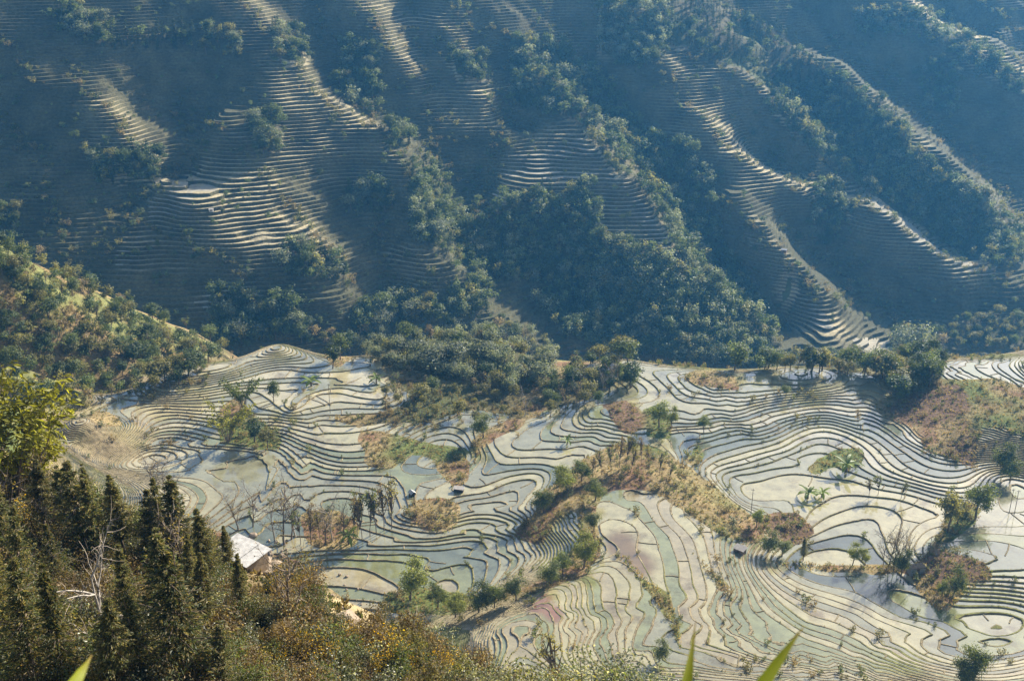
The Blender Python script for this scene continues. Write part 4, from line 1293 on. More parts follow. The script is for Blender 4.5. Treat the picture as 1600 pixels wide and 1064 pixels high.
# ------------------------------------------------------------------ the near hillside: conifers, shrubs, flowers
CONI = [(112,862,150),(75,850,135),(140,885,140),(160,890,120),(200,884,125),(236,900,140),(282,892,125),(335,940,140),(60,1090,200),(110,1100,190),(15,1050,170),(292,1075,190),(258,1010,165),(378,975,125),(40,960,150),(205,990,150),(320,1010,150),(230,1085,150),(350,1090,130),(180,1095,170),(95,930,130),(10,900,120),(300,955,110),(262,880,110),(150,830,90),(360,900,80)]
CONI_WORDS = ['tallest conifer on the crest below the bamboo', 'conifer on the crest left of the tallest one', 'conifer just right of the tallest one on the crest', 'slim conifer in the middle of the crest row', 'conifer above the yellow shrubs in the crest row', 'conifer in front of the bare pool clump, crest row', 'conifer at the right end of the crest row', 'conifer standing below the pale roofed shed', 'broad conifer second from the left at the bottom edge', 'conifer third from the left at the bottom edge', 'conifer in the lower left corner', 'conifer at the bottom edge right of the pale leafless tree', 'conifer above the bottom edge, right of the pale leafless tree', 'bushy conifer right below the pale roof corner', 'conifer at the left edge under the yellow shrubs', 'conifer touching the upper limbs of the pale leafless tree', 'conifer between the shed and the bottom edge', 'small conifer at the bottom edge right of the trunk of the leafless tree', 'rightmost conifer at the bottom edge', 'conifer in front of the pale leafless tree', 'conifer left of the pale leafless tree', 'short conifer at the left edge of the hillside', 'short conifer left of the pale roofed shed', 'short conifer low in the crest row', 'short conifer half hidden behind the crest row', 'small conifer leaning over the pale roof']
for i, (px, py, hp) in enumerate(CONI):
    lo = 'at the bottom edge' if py > 1040 else ('near the pale roofed shed' if px > 280 else ('on the crest of the near hillside' if py < 900 else 'in the middle of the near hillside'))
    put('conifer_tree', P_CONI[(i * 7) % 3], px, py, hp * random.uniform(0.8, 1.2), 'dark pointed ' + CONI_WORDS[i], 'conifer', 'conifers of the near hillside', random.uniform(0.85, 1.35), 0.07)
for px, py, hp, lb in [(22,790,160,'tall yellow green bamboo clump at the left edge'),(-10,770,150,'yellow green bamboo half cut off by the left edge'),(55,775,110,'shorter yellow green bamboo right of the tall clump at the left edge')]:
    put('bamboo_clump', P_BAMB[0], px, py, hp, lb, 'bamboo', 'bamboo on the near hillside', 1.0)
for px, py, hp, pr, lab in [(178,1035,175,P_BARE[0],'pale leafless tree with forked white limbs among the conifers'), (455,985,120,P_BARE[2],'thin brown leafless tree in front of the stone rubble'), (290,905,110,P_BARE[1],'nearly leafless tree beside the pale roofed shed'), (95,860,90,P_BARE[2],'brown leafless tree on the left crest of the near hillside'), (48,800,110,P_BARE[1],'tree with a few orange leaves below the bamboo'), (10,850,100,P_BARE[1],'tree with a few orange leaves at the left edge')]:
    put('bare_tree', pr, px, py, hp, lab, 'tree', None, 1.0)
FLOW = [(40,825,46),(70,815,40),(22,840,40),(100,850,36),(200,905,44),(225,900,36),(172,945,46),(150,960,36),(446,930,40),(466,925,34),(478,1030,52),(500,1040,46),(600,1035,54),(640,1045,50),(575,1050,46),(700,1055,44),(440,1040,40),(540,1010,36),(62,1095,60)]
for px, py, hp in FLOW:
    fl = 'at the bottom edge' if py > 1060 else 'below the bamboo at the left edge' if px < 120 else 'beside the pale leafless tree' if px < 240 else 'beside the stone rubble' if px < 470 and py < 1000 else 'in the orange patch left of the pink pools' if px > 560 else 'below the straw coloured slope'
    put('flowering_shrub', P_FLOWER[random.randrange(2)], px, py, hp, 'shrub covered in yellow flowers ' + fl, 'shrub', 'yellow flowering shrubs of the near hillside', 1.0)
EDGE = [(775,1120,80),(800,1130,95),(828,1125,90),(850,1130,80),(905,1128,95),(925,1130,100),(948,1128,105),(970,1130,100),(992,1132,95),(1018,1140,90),(1045,1145,85),(1075,1150,80),(880,1120,70),(740,1095,70),(715,1085,60),(1100,1160,80)]
for i, (px, py, hp) in enumerate(EDGE):
    put('leafy_shrub', P_EDGE[i % 3], px, py, hp, ['pale glossy', 'olive', 'dark green'][i % 3] + ' bush topping the bottom edge ' + ('left of the tall slender tree' if px < 860 else 'just right of the tall slender tree' if px < 980 else 'left of the thin reed leaf'), 'shrub', 'bushes along the bottom edge', 1.0)
NEAR_POLY = [(-20,735),(60,740),(180,790),(320,820),(345,860),(430,905),(480,905),(540,940),(600,965),(720,1010),(780,1055),(1060,1085),(1090,1110),(-20,1110)]
cand = []
yy = 735
while yy < 1112:
    sp = 10 + 8 * (yy - 735) / 370
    for xx in np.arange(-20, 1100, sp):
        cand.append((xx + rng.uniform(-0.5, 0.5) * sp, yy + rng.uniform(-0.5, 0.5) * sp))
    yy += sp * 0.75
cand = np.array(cand); cand = cand[in_poly(cand[:, 0], cand[:, 1], NEAR_POLY)]
x, y, z, t = at(cand[:, 0], cand[:, 1])
ok = (t < 220)
rubble = in_poly(cand[:, 0], cand[:, 1], [(400,830),(470,840),(490,880),(470,905),(430,905),(415,890)]) | in_poly(cand[:, 0], cand[:, 1], [(520,900),(600,950),(580,990),(530,985),(500,940)])
ok &= ~(rubble & (rng.random(len(cand)) < 0.9)) & ~in_poly(cand[:, 0], cand[:, 1], [(335,850),(440,850),(440,905),(400,925),(350,905)])
cand, x, y, z, t = cand[ok], x[ok], y[ok], z[ok], t[ok]
hs = 1.2 + 2.6 * rng.random(len(x)) ** 1.8
order = np.argsort(-hs / t)
for i in order[:300]:
    kd = int(rng.choice(4, p=[0.22, 0.18, 0.34, 0.26]))
    lab = ['green leafy shrub on the near hillside', 'olive leafy shrub on the near hillside', 'brown dry leaved shrub on the near hillside', 'shrub with glossy pale leaves on the near hillside'][kd]
    cpx, cpy = cand[i]
    where = 'at the bottom edge' if cpy > 1035 else 'at the left edge' if cpx < 90 else 'around the pale leafless tree' if cpx < 250 else 'below the pale roofed shed' if cpx < 410 else 'beside the stone rubble' if cpx < 500 and cpy < 960 else 'on the straw coloured slope' if cpx < 600 else 'at the right end of the slope'
    lab = lab.replace('on the near hillside', where + ' of the near hillside' if 'edge' in where else where)
    plant('shrub', P_SHRUB[kd], x[i], y[i], z[i] - 0.1, hs[i], lab, 'shrub', lab.replace('shrub', 'shrubs'), 0.95)
rest = order[300:]
scatter_mesh('undergrowth', [p_.raw for p_ in P_SHRUB][:0] + [shrub(500 + i, 420, 0.085, [(0.06, 0.07, 0.025), (0.10, 0.085, 0.03), (0.12, 0.08, 0.04), (0.08, 0.09, 0.055)][i], (0.30, 0.24, 0.13), 0.2, 5) for i in range(4)], np.stack([x, y, z - 0.05], 1)[rest], hs[rest] * 0.8, np.full(len(rest), 1.1), rng.choice(4, len(rest)))

# ------------------------------------------------------------------ woods on the rim and the mountain
def fill(polys, spacing, per_m=None):
    out = []
    for pl in polys:
        pa = np.array(pl, float); x0, y0 = pa.min(0); x1, y1 = pa.max(0)
        gx = np.arange(x0, x1, spacing); gy = np.arange(y0, y1, spacing * 0.8)
        A_, B_ = np.meshgrid(gx, gy)
        A_ = A_ + rng.uniform(-0.55, 0.55, A_.shape) * spacing; B_ = B_ + rng.uniform(-0.55, 0.55, B_.shape) * spacing
        k_ = in_poly(A_, B_, pl)
        out.append(np.stack([A_[k_], B_[k_]], 1))
    return np.concatenate(out)


def wood(px, tmin=35.0):
    x, y, z, t = at(px[:, 0], px[:, 1], tmin)
    ok = t < 1900
    return px[ok], np.stack([x, y, z - 0.2], 1)[ok], t[ok]


FOREST_NAMES = ['bushy grove in the upper left corner of the mountainside', 'long fir strip near the upper left', 'pale grove right of the long fir strip', 'crest thicket at the upper left spur', 'dark gully wood between the two upper left spurs', 'shrubby wood beside the lit steps at the left', 'clump on the shoulder of the striped spur', 'gully wood right of the striped spur', 'small clump above the striped spur', 'copse at the foot of the striped spur', 'thicket on the upper middle spur', 'long wooded crest in the upper middle', 'domed wood at the top of the middle', 'tall wooded ridge at the upper right', 'wooded gully behind the long right spur', 'wooded crest near the upper right corner', 'scattered copse on the hazy upper right slope', 'dark wood below the bright white steps', 'gorge wood behind the middle pools', 'wooded spur running down to the gorge', 'copse at the end of the lit lower left spur', 'wood at the lower left foot of the mountain', 'clump on the lower right spur', 'wood on the far right slope', 'thin wood between the middle and right spurs', 'wood at the gorge edge behind the knoll', 'small wood at the left edge']
RIM = [[(450,520),(520,528),(565,535),(560,548),(500,542),(450,532)], [(880,585),(930,556),(1030,556),(1110,560),(1180,574),(1230,560),(1300,564),(1390,590),(1390,600),(1300,574),(1230,568),(1180,583),(1110,569),(1030,566),(940,568),(890,598)]]
pool = []   # (group index, px, py, x, y, z, distance, height, proto kind)
ZONES = [
 (KNOLL, 15, 'grey green evergreen tree in the dense wood on the knoll behind the pools', 'trees of the knoll wood', [('g', 0.62), ('b', 0.2), ('o', 0.1), ('s', 0.08)], (5, 12)),
 (WOODS[0:1], 20, 'mixed olive tree in the thin wood below the knoll', 'trees below the knoll wood', [('o', 0.45), ('b', 0.15), ('s', 0.4)], (4, 8)),
 (WOODS[1:3] + RIM, 13, 'tree in the belt of wood along the rim above the right hand terraces', 'trees of the rim wood', [('b', 0.6), ('o', 0.25), ('s', 0.15)], (6, 13)),
 (WOODS[3:4], 12, 'tree of the wood on the far right hand rim', 'trees of the far right rim', [('b', 0.5), ('o', 0.5)], (6, 10)),
 (WOODS[4:5] + WOODS[7:8] + [[(-40,350),(0,368),(60,398),(140,442),(240,486),(345,538),(330,562),(200,512),(100,474),(0,430),(-40,420)]], 18, 'tree on the scrubby ridge beyond the striped fan', 'trees of the ridge beyond the fan', [('b', 0.5), ('o', 0.35), ('s', 0.15)], (5, 11)),
 (WOODS[5:6] + WOODS[6:7], 18, 'tree in the gully wood between the pools and the mountain', 'trees of the gully wood', [('b', 0.75), ('o', 0.25)], (6, 10)),
 (FOREST, 13.5, 'tree of the dark woods on the far mountainside', 'trees of the mountain woods', [('b', 0.55), ('g', 0.15), ('f', 0.2), ('o', 0.1)], (6, 12)),
]
ZONES = ZONES[:6] + [([pl], 9.5, None, None, [('f', 0.8), ('b', 0.2)] if fi in (1, 13) else ([('g', 0.6), ('b', 0.4)] if fi == 12 else ZONES[6][4]), (5, 14)) for fi, pl in enumerate(FOREST)] + [([], 0, 'small tree standing alone on the terraced mountainside', 'lone trees of the mountain terraces', [], (0, 0))]
for zi, (polys, sp, lab, grp, mix, hr) in enumerate(ZONES[:-1]):
    px = fill(polys, sp)
    px, pts, t = wood(px)
    kinds = rng.choice([k_ for k_, _ in mix], len(px), p=[w for _, w in mix])
    hh = hr[0] + (hr[1] - hr[0]) * rng.random(len(px)) ** 1.3
    for i in range(len(px)):
        pool.append((zi, px[i, 0], px[i, 1], *pts[i], t[i], hh[i], kinds[i]))
# trees scattered thinly over the mountain terraces
sx = rng.uniform(-10, 1610, 900); sy = rng.uniform(-5, 520, 900)
px, pts, t = wood(np.stack([sx, sy], 1))
for i in range(len(px)):
    if t[i] > 560:
        pool.append((len(ZONES) - 1, px[i, 0], px[i, 1], *pts[i], t[i], 2.5 + 4.5 * rng.random() ** 2, 'b'))
size = np.array([p_[7] / p_[6] for p_ in pool])
single = np.zeros(len(pool), bool)
for zi, most in ((0, 70), (1, 35), (2, 80), (3, 20), (4, 90), (5, 40)) + tuple((6 + i, 8) for i in range(len(FOREST))) + ((len(ZONES) - 1, 20),):
    ids = [i for i, p_ in enumerate(pool) if p_[0] == zi]
    ids.sort(key=lambda i: -size[i])
    single[ids[:most]] = True
for i in np.nonzero(single)[0]:
    zi, a_, b_, x_, y_, z_, t_, h_, kd = pool[i]
    if kd == 'g': nm, pr, w_ = 'evergreen_tree', P_GREY[i % 2], 1.1
    elif kd == 'f': nm, pr, w_ = 'fir_tree', P_FCON[i % 2], 1.1
    elif kd == 's': nm, pr, w_ = 'slender_tree', P_SLEN[i % 3], 1.2
    elif kd == 'o': nm, pr, w_ = 'olive_leaved_tree', P_BROAD[3], 1.1
    else: nm, pr, w_ = 'broadleaf_tree', P_BROAD[i % 3], 1.05
    lab, grp = ZONES[zi][2], ZONES[zi][3]
    if zi < 6:
        word = {'g': 'grey green evergreen tree', 's': 'slim tree', 'o': 'olive brown tree', 'b': 'dark green tree'}[kd]
        if zi == 0: lab = word + ' in the knoll wood, ' + ('along its front foot' if b_ > 600 else 'on its left shoulder' if a_ < 660 else 'on its right flank' if a_ > 800 else 'on its domed top')
        if zi == 1: lab = word + ' in the thin wood below the knoll, ' + ('left part' if a_ < 690 else 'right part')
        if zi == 2: lab = word + ' in the rim wood above the right terraces, ' + ('left of the crest pools' if a_ < 1180 else 'behind the crest pools' if a_ < 1380 else 'near the huge domed tree')
        if zi == 3: lab = word + ' on the far right rim behind the brown hill'
        if zi == 4: lab = word + ' on the ridge beyond the striped fan, ' + ('at the left picture edge' if a_ < 90 else 'near its crest' if b_ < 430 + 0.4 * a_ - 0 * b_ and b_ < 520 else 'at its foot above the fan' if b_ > 570 else 'on its slope')
        if zi == 5: lab = word + ' in the gully wood, ' + ('left of the knoll' if a_ < 600 else 'right of the knoll')
    if lab is None:
        kind_word = {'g': 'grey green tree', 'f': 'dark fir', 's': 'slim tree', 'o': 'olive tree', 'b': 'leafy tree'}[kd]
        lab = kind_word + ' in the ' + FOREST_NAMES[zi - 6]; grp = FOREST_NAMES[zi - 6]
    plant(nm, pr, x_, y_, z_, h_, lab, 'tree', grp, w_ * random.uniform(0.7, 1.4))
ms = np.nonzero(~single)[0]
kmap = {'b': 0, 'g': 2, 'o': 3, 's': 4, 'f': 5}
which = np.array([kmap[pool[i][8]] + (1 if pool[i][8] == 'b' and i % 2 else 0) for i in ms])
scatter_mesh('distant_woods', R_BROAD + R_FIR, np.array([pool[i][3:6] for i in ms]), np.array([pool[i][7] for i in ms]), 0.95 + 0.4 * rng.random(len(ms)), which)

# scrub on banks, crests and gullies
px = fill(SCRUB + WOODS + KNOLL, 9)
px, pts, t = wood(px)
kp = rng.random(len(px)) < 0.8
px, pts, t = px[kp], pts[kp], t[kp]
scatter_mesh('bank_scrub', R_SHRUB, pts, 0.6 + 2.2 * rng.random(len(px)) ** 2.5, 0.8 + 0.6 * rng.random(len(px)), rng.choice(4, len(px), p=[0.2, 0.3, 0.4, 0.1]))
cr = []
for pl in CREST:
    for q in resample(pl, 6):
        for _ in range(2): cr.append((q[0] + rng.normal() * 7, q[1] + rng.normal() * 6))
for pl in GULLY:
    for q in resample(pl, 8):
        for _ in range(4): cr.append((q[0] + rng.normal() * 14, q[1] + rng.normal() * 11))
px, pts, t = wood(np.array(cr))
kp = t > 540
scatter_mesh('slope_scrub', R_SHRUB, pts[kp], 1.2 + 4.6 * rng.random(kp.sum()) ** 2, np.full(kp.sum(), 1.0), rng.choice(4, kp.sum(), p=[0.4, 0.3, 0.2, 0.1]))


# ------------------------------------------------------------------ huts, poles, stones, people
MAT_ROOF = plain_material('pale_metal_roof', (0.62, 0.595, 0.55), 0.5, 0.62, 1.12, 1.6)
MAT_GREYROOF = plain_material('grey_board_roof', (0.34, 0.31, 0.28), 0.8, 0.75, 1.15, 2.0)
MAT_STONE = plain_material('stone', (0.30, 0.23, 0.16), 0.9, 0.6, 1.3, 1.6)
MAT_WALL = plain_material('mud_wall', (0.24, 0.17, 0.115), 0.95, 0.75, 1.2, 2.5)
MAT_BLOCK = plain_material('grey_block_wall', (0.26, 0.27, 0.28), 0.9, 0.8, 1.15, 2.5)
MAT_WOOD = plain_material('old_wood', (0.12, 0.085, 0.06), 0.85, 0.7, 1.3, 3.0)
MAT_DARK = plain_material('dark_boards', (0.05, 0.04, 0.035), 0.9, 0.7, 1.3, 3.0)


def box_mesh(name, x0, x1, y0, y1, z0, z1, mat, bev=0.0):
    V = [(x, y, z) for z in (z0, z1) for y in (y0, y1) for x in (x0, x1)]
    F = [(0, 2, 3, 1), (4, 5, 7, 6), (0, 1, 5, 4), (2, 6, 7, 3), (0, 4, 6, 2), (1, 3, 7, 5)]
    me = bpy.data.meshes.new(name); me.from_pydata(V, [], F); me.materials.append(mat)
    return me


def sheet(name, p00, p10, p01, waves, amp, mat, thick=0.02):
    """corrugated sheet from corner p00 along p10 (across the waves) and p01 (down the slope)"""
    p00, p10, p01 = map(np.array, (p00, p10, p01)); a_ = p10 - p00; b_ = p01 - p00; n_ = unit(np.cross(a_, b_))
    k_ = waves * 6 + 1; t = np.linspace(0, 1, k_)
    off = amp * np.sin(t * waves * 2 * math.pi)
    rows = []
    for v in (0, 0.5, 1.0):
        rows.append(p00 + a_ * t[:, None] + b_ * v + n_ * off[:, None])
    V = np.concatenate(rows + [r_ - n_ * thick for r_ in rows]); i = np.arange(k_ - 1)
    F = []
    for r_ in range(2):
        F.append(np.stack([r_ * k_ + i, r_ * k_ + i + 1, (r_ + 1) * k_ + i + 1, (r_ + 1) * k_ + i], 1))
        o = 3 * k_
        F.append(np.stack([o + r_ * k_ + i, o + (r_ + 1) * k_ + i, o + (r_ + 1) * k_ + i + 1, o + r_ * k_ + i + 1], 1))
    F.append(np.stack([i, i + 3 * k_, i + 1 + 3 * k_, i + 1], 1)); F.append(np.stack([i + 2 * k_, i + 1 + 2 * k_, i + 1 + 5 * k_, i + 5 * k_], 1))
    return quad_mesh(name, V, np.concatenate(F), None, mat)


def thing(name, x, y, z, rot, label, cat, group=None):
    e = bpy.data.objects.new(name, None); COL.objects.link(e)
    e.location = (x, y, z + CAM_Z); e.rotation_euler = (0, 0, rot)
    e['label'] = label; e['category'] = cat
    if group: e['group'] = group
    return e


def shed(name, px, py, rot, L, Wd, h0, h1, label, sheets, roof_mat, wall_mat, gable=False, door=True, over=0.25, sink=0.6, lift=0.0):
    x, y, z, t = one(px, py)
    e = thing(name, x, y, z + lift, rot, label, 'shed')
    # wall of one mesh: four sides with the slope of the roof
    a_, b_ = L / 2, Wd / 2
    if gable:
        V = [(-a_, -b_, -sink), (a_, -b_, -sink), (a_, b_, -sink), (-a_, b_, -sink), (-a_, -b_, h0), (a_, -b_, h0), (a_, b_, h0), (-a_, b_, h0), (-a_, 0, h1), (a_, 0, h1)]
        F = [(0, 1, 5, 4), (1, 2, 6, 9, 5), (2, 3, 7, 6), (3, 0, 4, 8, 7)]
    else:
        V = [(-a_, -b_, -sink), (a_, -b_, -sink), (a_, b_, -sink), (-a_, b_, -sink), (-a_, -b_, h0), (a_, -b_, h0), (a_, b_, h1), (-a_, b_, h1)]
        F = [(0, 1, 5, 4), (1, 2, 6, 5), (2, 3, 7, 6), (3, 0, 4, 7)]
    me = bpy.data.meshes.new('wall'); me.from_pydata(V, [], F); me.materials.append(wall_mat)
    link('wall', me, e)
    slopes = [((-b_, h0), (b_, h1))] if not gable else [((-b_, h0), (0, h1)), ((b_, h0), (0, h1))]
    for (ya, za), (yb, zb) in slopes:
        sl_ = (zb - za) / (yb - ya)
        sg = -1 if ya < yb else 1
        y_low = ya + sg * over; z_low = za + sl_ * (y_low - ya)
        y_hi = yb if gable else yb - sg * over; z_hi = za + sl_ * (y_hi - ya)
        for q in range(sheets):
            u0 = -a_ - over + (L + 2 * over) * q / sheets; u1 = -a_ - over + (L + 2 * over) * (q + 1) / sheets + 0.06
            lift_q = 0.07 + 0.05 * (q % 2)
            link('roof_sheet', sheet('roof_sheet', (u0, y_hi, z_hi + lift_q), (u1, y_hi, z_hi + lift_q), (u0, y_low, z_low + lift_q), max(4, int((u1 - u0) / 0.2)), 0.035, roof_mat), e)
    if door:
        d_ = link('door', box_mesh('door', -0.45, 0.45, -b_ - 0.03, -b_ + 0.02, -0.1, min(1.8, h0 - 0.15), MAT_WOOD), e)
    link('beam', box_mesh('beam', -a_ - 0.2, a_ + 0.2, -b_ - 0.06, -b_ - 0.004, h0 - 0.1, h0 + 0.03, MAT_WOOD), e)
    return e


shed('shed', 380, 880, math.radians(-36), 4.5, 2.8, 2.0, 2.35, 'shed with a pale corrugated metal roof on the near hillside', 3, MAT_ROOF, MAT_STONE, over=0.3, sink=1.6, lift=-0.6)
shed('hut', 644, 773, math.radians(-55), 1.9, 1.7, 0.9, 1.5, 'small hut with a white gabled roof on the bund above the brown mound', 1, MAT_ROOF, MAT_DARK, gable=True, sink=0.8)
shed('hut', 717, 767, math.radians(-12), 3.2, 1.6, 1.1, 1.3, 'low dark hut at the foot of the scrub patch in the middle', 1, MAT_GREYROOF, MAT_DARK, door=False)
shed('hut', 1156, 862, math.radians(-42), 3.2, 2.2, 1.2, 1.6, 'hut with a flat grey board roof on the bank right of the wide pools', 2, MAT_GREYROOF, MAT_WALL)
shed('hut', 1431, 894, math.radians(8), 4.6, 2.2, 2.0, 2.2, 'grey block shed set into the bank below the ploughed knoll', 2, MAT_DARK, MAT_BLOCK, over=0.1)
shed('hut', 330, 330, math.radians(5), 2.6, 1.6, 1.0, 1.3, 'tiny white hut on the dark terraces of the left mountainside', 2, MAT_GREYROOF, MAT_ROOF)
shed('hut', 1225, 394, math.radians(-30), 3.8, 2.8, 1.7, 2.3, 'tiny pale hut on the crest of the lower right spur', 2, MAT_ROOF, MAT_WALL, gable=True)

POLES = [(516, 645, 44, 'thin pole standing on the curved cream pools'), (906, 632, 46, 'thin pole on the wooded bank behind the middle pools'), (966, 604, 34, 'thin pole left of the dark round topped tree'), (1173, 806, 42, 'thin pole beside the narrow tree bank right of the ridge'), (1447, 894, 54, 'tall pole rising in front of the ploughed knoll'), (421, 668, 22, 'short pole beside the island of trees'), (1577, 800, 34, 'thin pole at the right edge, left of two'), (1585, 802, 34, 'thin pole at the right edge, right of two')]
for px, py, hp, lab in POLES:
    x, y, z, t = one(px, py); h = hp * t / FOC / 0.9
    e = thing('utility_pole', x, y, z, random.uniform(-0.5, 0.5), lab, 'pole', 'poles among the pools')
    V, F = tube(np.array([[0, 0, -0.4], [0.01, 0, h * 0.5], [0, 0.02, h]]), [0.11, 0.095, 0.075], 7)
    link('post', quad_mesh('post', V, F, None, MAT_WOOD, True), e)
    link('crossarm', box_mesh('crossarm', -0.6, 0.6, -0.05, 0.05, h - 0.55, h - 0.45, MAT_WOOD), e)
    for sx_ in (-0.5, 0.5):
        V, F = tube(np.array([[sx_, 0, h - 0.45], [sx_, 0, h - 0.36], [sx_, 0, h - 0.28]]), [0.035, 0.055, 0.03], 6)
        link('insulator', quad_mesh('insulator', V, F, None, MAT_ROOF), e)


def rock_mesh(seed):
    r = np.random.default_rng(seed)
    import bmesh
    bm = bmesh.new(); bmesh.ops.create_icosphere(bm, subdivisions=2, radius=0.5)
    nrm = [unit(r.normal(size=3)) for _ in range(9)]; dd = 0.26 + 0.2 * r.random(9)
    for v in bm.verts:
        c = np.array(v.co)
        for n_, d_ in zip(nrm, dd):
            k_ = c @ n_ - d_
            if k_ > 0: c = c - n_ * k_
        c = c + 0.02 * r.normal(size=3); v.co = c
    me = bpy.data.meshes.new('rock'); bm.to_mesh(me); bm.free(); me.materials.append(MAT_STONE)
    return me


ROCKS = [rock_mesh(600 + i) for i in range(6)]
RUB = []
for i in range(46):
    RUB.append((rng.uniform(412, 452), rng.uniform(842, 900), rng.uniform(0.35, 1.25), 'brown stone in the tumbled rubble right of the pale roofed shed', 'stones of the rubble beside the shed'))
for i in range(22):
    RUB.append((rng.uniform(505, 565), rng.uniform(895, 985), rng.uniform(0.25, 0.8), 'stone lying on the straw coloured slope at the hill edge', 'stones on the straw slope'))
RUB += [(395, 838, 2.6, 'large pale flat boulder behind the pale roofed shed', None), (540, 968, 2.4, 'large brown boulder with a dark hollow below it on the straw slope', None), (531, 898, 1.2, 'pinkish boulder at the top of the straw slope, left of two', None), (542, 900, 1.1, 'pinkish boulder at the top of the straw slope, right of two', None), (440, 868, 1.9, 'broad slab jutting from the rubble beside the shed', None), (432, 884, 1.7, 'dark edged slab low in the rubble beside the shed', None)]
for i, (px, py, sz, lab, grp) in enumerate(RUB):
    x, y, z, t = one(px, py)
    o = link('rock', ROCKS[i % 6], None, lab, 'rock', grp)
    o.location = (x, y, z + CAM_Z + 0.1 * sz); o.scale = (sz * random.uniform(0.9, 1.5), sz * random.uniform(0.8, 1.2), sz * random.uniform(0.45, 0.8))
    o.rotation_euler = (random.uniform(-0.3, 0.3), random.uniform(-0.3, 0.3), random.random() * 6.28)


def person(px, py, shirt, label, rot, reach):
    mt, nt, out = new_mat('clothes')
    tc = N(nt, 'ShaderNodeTexCoord'); sp = N(nt, 'ShaderNodeSeparateXYZ'); nt.links.new(tc.outputs['Object'], sp.inputs[0])
    cr_ = N(nt, 'ShaderNodeValToRGB'); cr_.color_ramp.interpolation = 'CONSTANT'
    el = cr_.color_ramp.elements; el[0].position = 0.0; el[0].color = (0.03, 0.03, 0.04, 1); el[1].position = 0.5; el[1].color = (*shirt, 1)
    e1 = el.new(0.82); e1.color = (0.35, 0.2, 0.13, 1); e2 = el.new(0.93); e2.color = (0.02, 0.017, 0.015, 1)
    dv = N(nt, 'ShaderNodeMath', operation='DIVIDE'); dv.inputs[1].default_value = 1.72
    nt.links.new(sp.outputs['Z'], dv.inputs[0]); nt.links.new(dv.outputs[0], cr_.inputs[0])
    bs = N(nt, 'ShaderNodeBsdfPrincipled'); bs.inputs['Roughness'].default_value = 0.9
    nt.links.new(cr_.outputs[0], bs.inputs['Base Color']); nt.links.new(bs.outputs[0], out.inputs[0])
    J = [(0, 0, 0.95, .13), (0, 0, 1.2, .13), (0, 0, 1.42, .12), (0, 0, 1.5, .055), (0, .01, 1.62, .095), (0, .01, 1.72, .06),
         (.1, 0, .9, .09), (.13, .03, .48, .065), (.13, 0, .08, .045), (.13, .12, .03, .04), (-.1, 0, .9, .09), (-.12, -.03, .48, .065), (-.13, -.06, .08, .045), (-.13, .06, .03, .04),
         (.2, 0, 1.4, .06), (.27, .05 + reach * .1, 1.14, .045), (.22, .12 + reach * .3, .95 + reach * .15, .035), (-.2, 0, 1.4, .06), (-.27, .02, 1.12, .045), (-.24, .1, .9, .035)]
    E = [(0, 1), (1, 2), (2, 3), (3, 4), (4, 5), (0, 6), (6, 7), (7, 8), (8, 9), (0, 10), (10, 11), (11, 12), (12, 13), (2, 14), (14, 15), (15, 16), (2, 17), (17, 18), (18, 19)]
    me = bpy.data.meshes.new('person'); me.from_pydata([j[:3] for j in J], E, []); me.materials.append(mt)
    x, y, z, t = one(px, py)
    o = link('person', me, None, label, 'person', None, None, (x, y, z + CAM_Z)); o.rotation_euler = (0, 0, rot)
    sk = o.modifiers.new('skin', 'SKIN'); o.modifiers.new('sub', 'SUBSURF').levels = 1; o.modifiers['sub'].render_levels = 1
    for j, v in zip(J, me.skin_vertices[0].data): v.radius = (j[3], j[3]); v.use_root = False
    me.skin_vertices[0].data[0].use_root = True


person(1344, 672, (0.05, 0.05, 0.06), 'person in dark clothes standing on a bund of the right terraces, left of two', 0.4, 0)
person(1349, 676, (0.55, 0.38, 0.02), 'person in a yellow top beside the one in dark clothes', 2.2, 1)

# long leaves of a reed at the viewpoint
MAT_BLADE = foliage_material('reed_leaf', 0.5, (1, 1))


def blade(pts, widths, label, turn):
    P = np.array([ray(px, py) / np.linalg.norm(ray(px, py)) * d_ for px, py, d_ in pts])
    gx0, gy0 = P[0, 0] * 0.9, max(P[0, 1] * 0.95, 0.2)
    g0 = np.array([gx0, gy0, float(sample(H, np.array([gx0]), np.array([gy0]))[0]) - 0.02])
    P = np.concatenate([[g0, (g0 + P[0]) / 2 + np.array([0, 0.02, 0.05])], P]); w = np.concatenate([[0.006, 0.012], widths])
    d_ = unit(np.gradient(P, axis=0)); side = unit(np.cross(d_, np.array([turn, -1.0, 0.35])))
    nn = np.cross(side, d_)
    A_ = P + side * w[:, None]; B_ = P - side * w[:, None]; M_ = P - nn * w[:, None] * 0.35
    V = np.concatenate([A_, M_, B_]); n_ = len(P); q = np.arange(n_ - 1)
    F = np.concatenate([np.stack([q, q + 1, q + 1 + n_, q + n_], 1), np.stack([q + n_, q + n_ + 1, q + 1 + 2 * n_, q + 2 * n_], 1)])
    V[:, 2] += CAM_Z
    t = np.tile(np.linspace(0, 1, n_), 3)[:, None]
    col = np.array([0.30, 0.34, 0.01]) * (1 - t ** 6) + np.array([0.34, 0.2, 0.05]) * t ** 6
    link('reed_leaf', quad_mesh('reed_leaf', V, F, col, MAT_BLADE, True), None, label, 'leaf')


